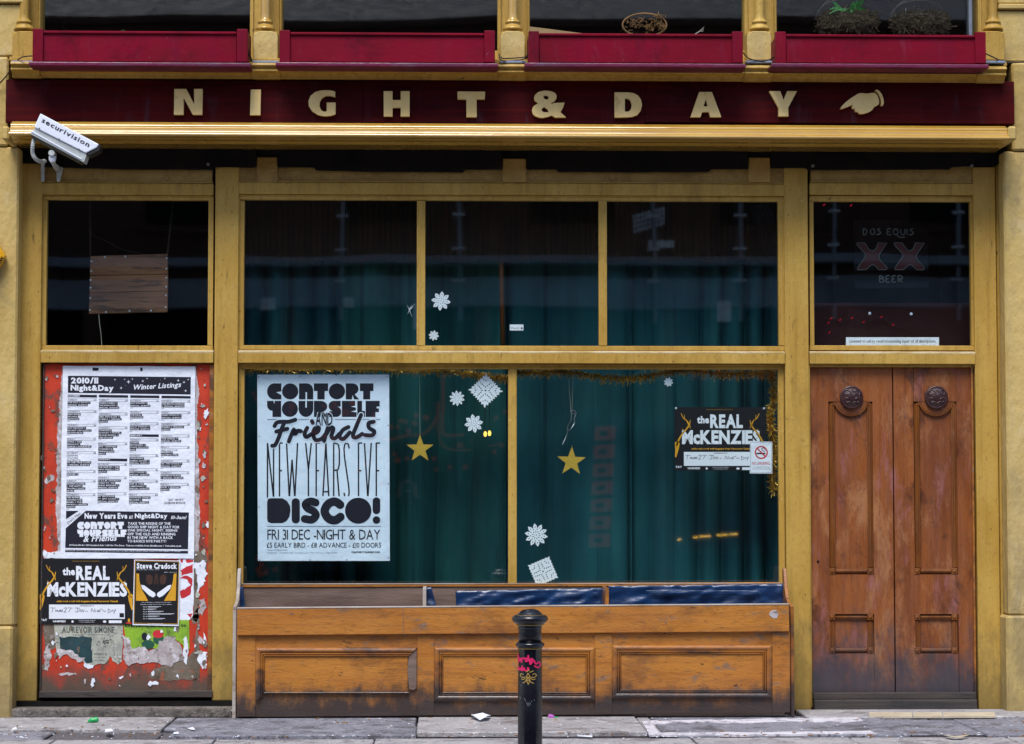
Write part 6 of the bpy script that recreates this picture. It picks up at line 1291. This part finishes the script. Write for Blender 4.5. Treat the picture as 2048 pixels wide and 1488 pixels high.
for i in range(5):
    for j in range(7):
        x, y = 1500 + i * 8 + j * 4, 405 + j * 15; k = Ink(0, lambda a, b: RV(a, b, .02)); k.poly([(x, y), (x + 2, y + 2), (x + 5, y + 13), (x + 3, y + 11)]); MB.build(k, 'leaded_pane', m_band, O)
M_ = thing('mural', 'red branch and dots painted on the shopfront across the street', 'mural', tuple(RV(860, 1000)))
MB().box(RV(480, 900).x, RV(1010, 900).x, YO - .25, YO - .02, .3, 3.3).build('painted_hoarding', flat('black_hoarding', (.012, .012, .012), .8), M_)
def orib(pts, w_, nm='branch', mt=None):
    k = Ink(0, lambda x, y: RV(x, y)); k.ribbon(pts, w_, 5, False); MB.build(k, nm, mt or m_mural, M_)
z4 = lambda *p: [(760 + x / 3.3075, 730 + y / 3.3075) for x, y in p]
for p, w_ in ((((400, 40), (400, 220), (395, 400), (430, 440), (530, 440)), 5), (((372, 220), (370, 300), (340, 370), (280, 430), (180, 440), (60, 470)), 5), (((375, 330), (375, 430), (420, 520), (560, 545), (780, 520)), 3), (((60, 470), (-100, 440), (-300, 480), (-500, 420)), 5), (((-100, 440), (-200, 300), (-380, 260)), 3)): orib(z4(*p), w_)
rg = random.Random(2)
dots = [(240, 310), (300, 325), (140, 345), (170, 350), (120, 385), (75, 385), (190, 410), (230, 360), (505, 510), (590, 475), (655, 570), (610, 600), (350, 590), (450, 650), (550, 655), (610, 665), (365, 665), (180, 590), (115, 605), (95, 560), (780, 530), (735, 570), (730, 340), (790, 300)] + [(rg.uniform(-860, 40), rg.uniform(200, 800)) for _ in range(46)] + [(rg.uniform(-820, -560), rg.uniform(1260, 1400)) for _ in range(14)]
for x, y in dots:
    k = Ink(0, lambda a, b: RV(a, b)); c = z4((x, y))[0]; k.disc(c[0], c[1], rg.uniform(3.8, 6.4), None, 12); MB.build(k, 'dot', m_mural, M_)
t = thing('shop_sign', 'orange RECORDS sign across the street reflected at the top right of the display window', 'sign', tuple(RV(1470, 765)))
k = Ink(0, lambda a, b: RV(a, b, .08)); k.text('RECORDS', None, 'b', .1, quad=((1540, 760), (1390, 758), (1540, 741))); MB.build(k, 'lettering', m_orange, t)
MB().box(RV(1380, 750).x, RV(1550, 750).x, YO + .02, YO + .07, RV(1400, 768).z, RV(1400, 734).z).build('sign_board', flat('black_sign_board', (.01, .01, .01), .6), t)
t = thing('banner', 'tall red lettered banner across the street reflected between star and gig poster', 'banner', tuple(RV(1206, 1110)))
MB().box(RV(1172, 900).x, RV(1240, 900).x, YO - .1, YO - .02, RV(1206, 1112).z, RV(1206, 845).z).build('banner_board', flat('dark_banner', (.02, .02, .025), .8), t)
for i in range(7):
    y = 852 + i * 36.8
    for a, b, c_, d in ((1183, y, 1228, y + 9), (1183, y + 18, 1228, y + 27), (1183, y + 9.05, 1194, y + 17.95), (1212, y + 9.05, 1228, y + 17.95)):
        k = Ink(0, lambda q, e: RV(q, e)); k.rect(a, b, c_, d); MB.build(k, 'red_stroke', m_mural, t)
t = thing('streak_glow', 'broken yellow glow added across the street to be reflected low in the right display pane', 'light', tuple(RV(1420, 1085)))  # added emitters behind the camera; they draw the yellow dashes in the glass
for a, b, c_, d in ((1361, 1087, 1368, 1085), (1393, 1081.5, 1402, 1080), (1405, 1079.5, 1428, 1076.5), (1440, 1075, 1460, 1073), (1464, 1072.8, 1479, 1071.8)): MB().tube([RV(a, b, .05), RV(c_, d, .05)], .012, 6).build('tube', m_streak, t)  # dashes of the added yellow glow, not lamp tubes
# --- the photographer, a step behind the camera, seen as a faint reflection
px_, py_ = -.94, -15.6
t = thing('person', 'person in dark coat holding a camera to the face, reflected in the left display pane', 'person', (px_, py_, 0))
def skin(name, V, E, rad, mat, root=0, sub=2):
    me = bpy.data.meshes.new(name); me.from_pydata([tuple(v) for v in V], E, []); o = add(name, me, mat, t)
    sm_ = o.modifiers.new('skin', 'SKIN'); ly = me.skin_vertices[0].data
    for i, r_ in enumerate(rad): ly[i].radius = (r_, r_) if not hasattr(r_, '__len__') else r_; ly[i].use_root = (i == root)
    ss = o.modifiers.new('sub', 'SUBSURF'); ss.levels = ss.render_levels = sub
    return o
V = [(0, 0, .86), (0, .01, 1.05), (0, .01, 1.25), (0, 0, 1.36), (0, .01, 1.43),
     (-.10, 0, .82), (-.11, .03, .45), (-.11, 0, .09), (-.12, .12, .035), (.10, 0, .82), (.11, .03, .45), (.12, 0, .09), (.13, .12, .035),
     (-.17, 0, 1.31), (-.27, .12, 1.13), (-.14, .24, 1.34), (.17, 0, 1.31), (.27, .12, 1.13), (.14, .24, 1.34)]
E = [(0, 1), (1, 2), (2, 3), (3, 4), (0, 5), (5, 6), (6, 7), (7, 8), (0, 9), (9, 10), (10, 11), (11, 12), (2, 13), (13, 14), (14, 15), (2, 16), (16, 17), (17, 18)]
body = skin('body', V, E, [(.16, .12), (.15, .11), (.17, .12), (.08, .07), .05, .10, .065, .05, .04, .10, .065, .05, .04, .07, .05, .042, .07, .05, .042], m_cloth)
hz = 1.545
m = MB(); n, kk = 20, 14
for j in range(kk + 1):
    ph = -math.pi / 2 + math.pi * j / kk
    for i in range(n):
        a = 2 * math.pi * i / n; zz = math.sin(ph); cr = math.cos(ph) * (1 - .18 * max(0, -zz)); yy = math.sin(a) * .095 * cr
        if yy > 0: yy += .018 * math.exp(-((math.cos(a) * 3) ** 2)) * math.exp(-((zz + .1) * 5) ** 2)
        m.v.append(Vector((px_ + math.cos(a) * .075 * cr, py_ + .01 + yy, hz + zz * .115)))
for j in range(kk):
    for i in range(n): m.f.append((j * n + i, j * n + (i + 1) % n, (j + 1) * n + (i + 1) % n, (j + 1) * n + i))
m.build('head', m_skin, t, smooth=True)
m2 = MB(); m2.v = []; 
for j in range(8):
    ph = math.pi * (.06 + .44 * j / 7)
    for i in range(20):
        a = 2 * math.pi * i / 20; m2.v.append(Vector((px_ + .084 * math.cos(a) * math.cos(ph - .1), py_ - .008 + .104 * math.sin(a) * math.cos(ph), hz + .02 + .112 * math.sin(ph) - (.07 if math.sin(a) < 0 and j == 0 else 0))))
for j in range(7):
    for i in range(20): m2.f.append((j * 20 + i, j * 20 + (i + 1) % 20, (j + 1) * 20 + (i + 1) % 20, (j + 1) * 20 + i))
m2.build('hair', flat('dark_hair', (.02, .012, .008), .7), t, smooth=True)
cb = MB().box(px_ - .07, px_ + .07, py_ + .135, py_ + .20, 1.47, 1.57).build('camera_body', m_wire, t, .012); MB().tube([Vector((px_, py_ + .20, 1.515)), Vector((px_, py_ + .31, 1.515))], .036, 16).build('camera_lens', m_wire, cb, .004)
for sg in (-1, 1):
    V = [(sg * .125, .235, 1.36), (sg * .105, .20, 1.43), (sg * .095, .185, 1.47)]; Eh = [(0, 1), (1, 2)]; rr_ = [.026, (.032, .018), (.034, .016)]
    for f_, (zf, ln) in enumerate(((1.555, .07), (1.535, .078), (1.513, .074), (1.492, .06))):
        b = len(V); V += [(sg * .100, .19, zf - .012), (sg * .092, .225, zf), (sg * .062, .232, zf + .002)]; Eh += [(2, b), (b, b + 1), (b + 1, b + 2)]; rr_ += [.011, .010, .009]
    b = len(V); V += [(sg * .085, .15, 1.468), (sg * .05, .125, 1.480)]; Eh += [(1, b), (b, b + 1)]; rr_ += [.013, .010]
    skin('hand', V, Eh, rr_, m_skin, 0, 1)
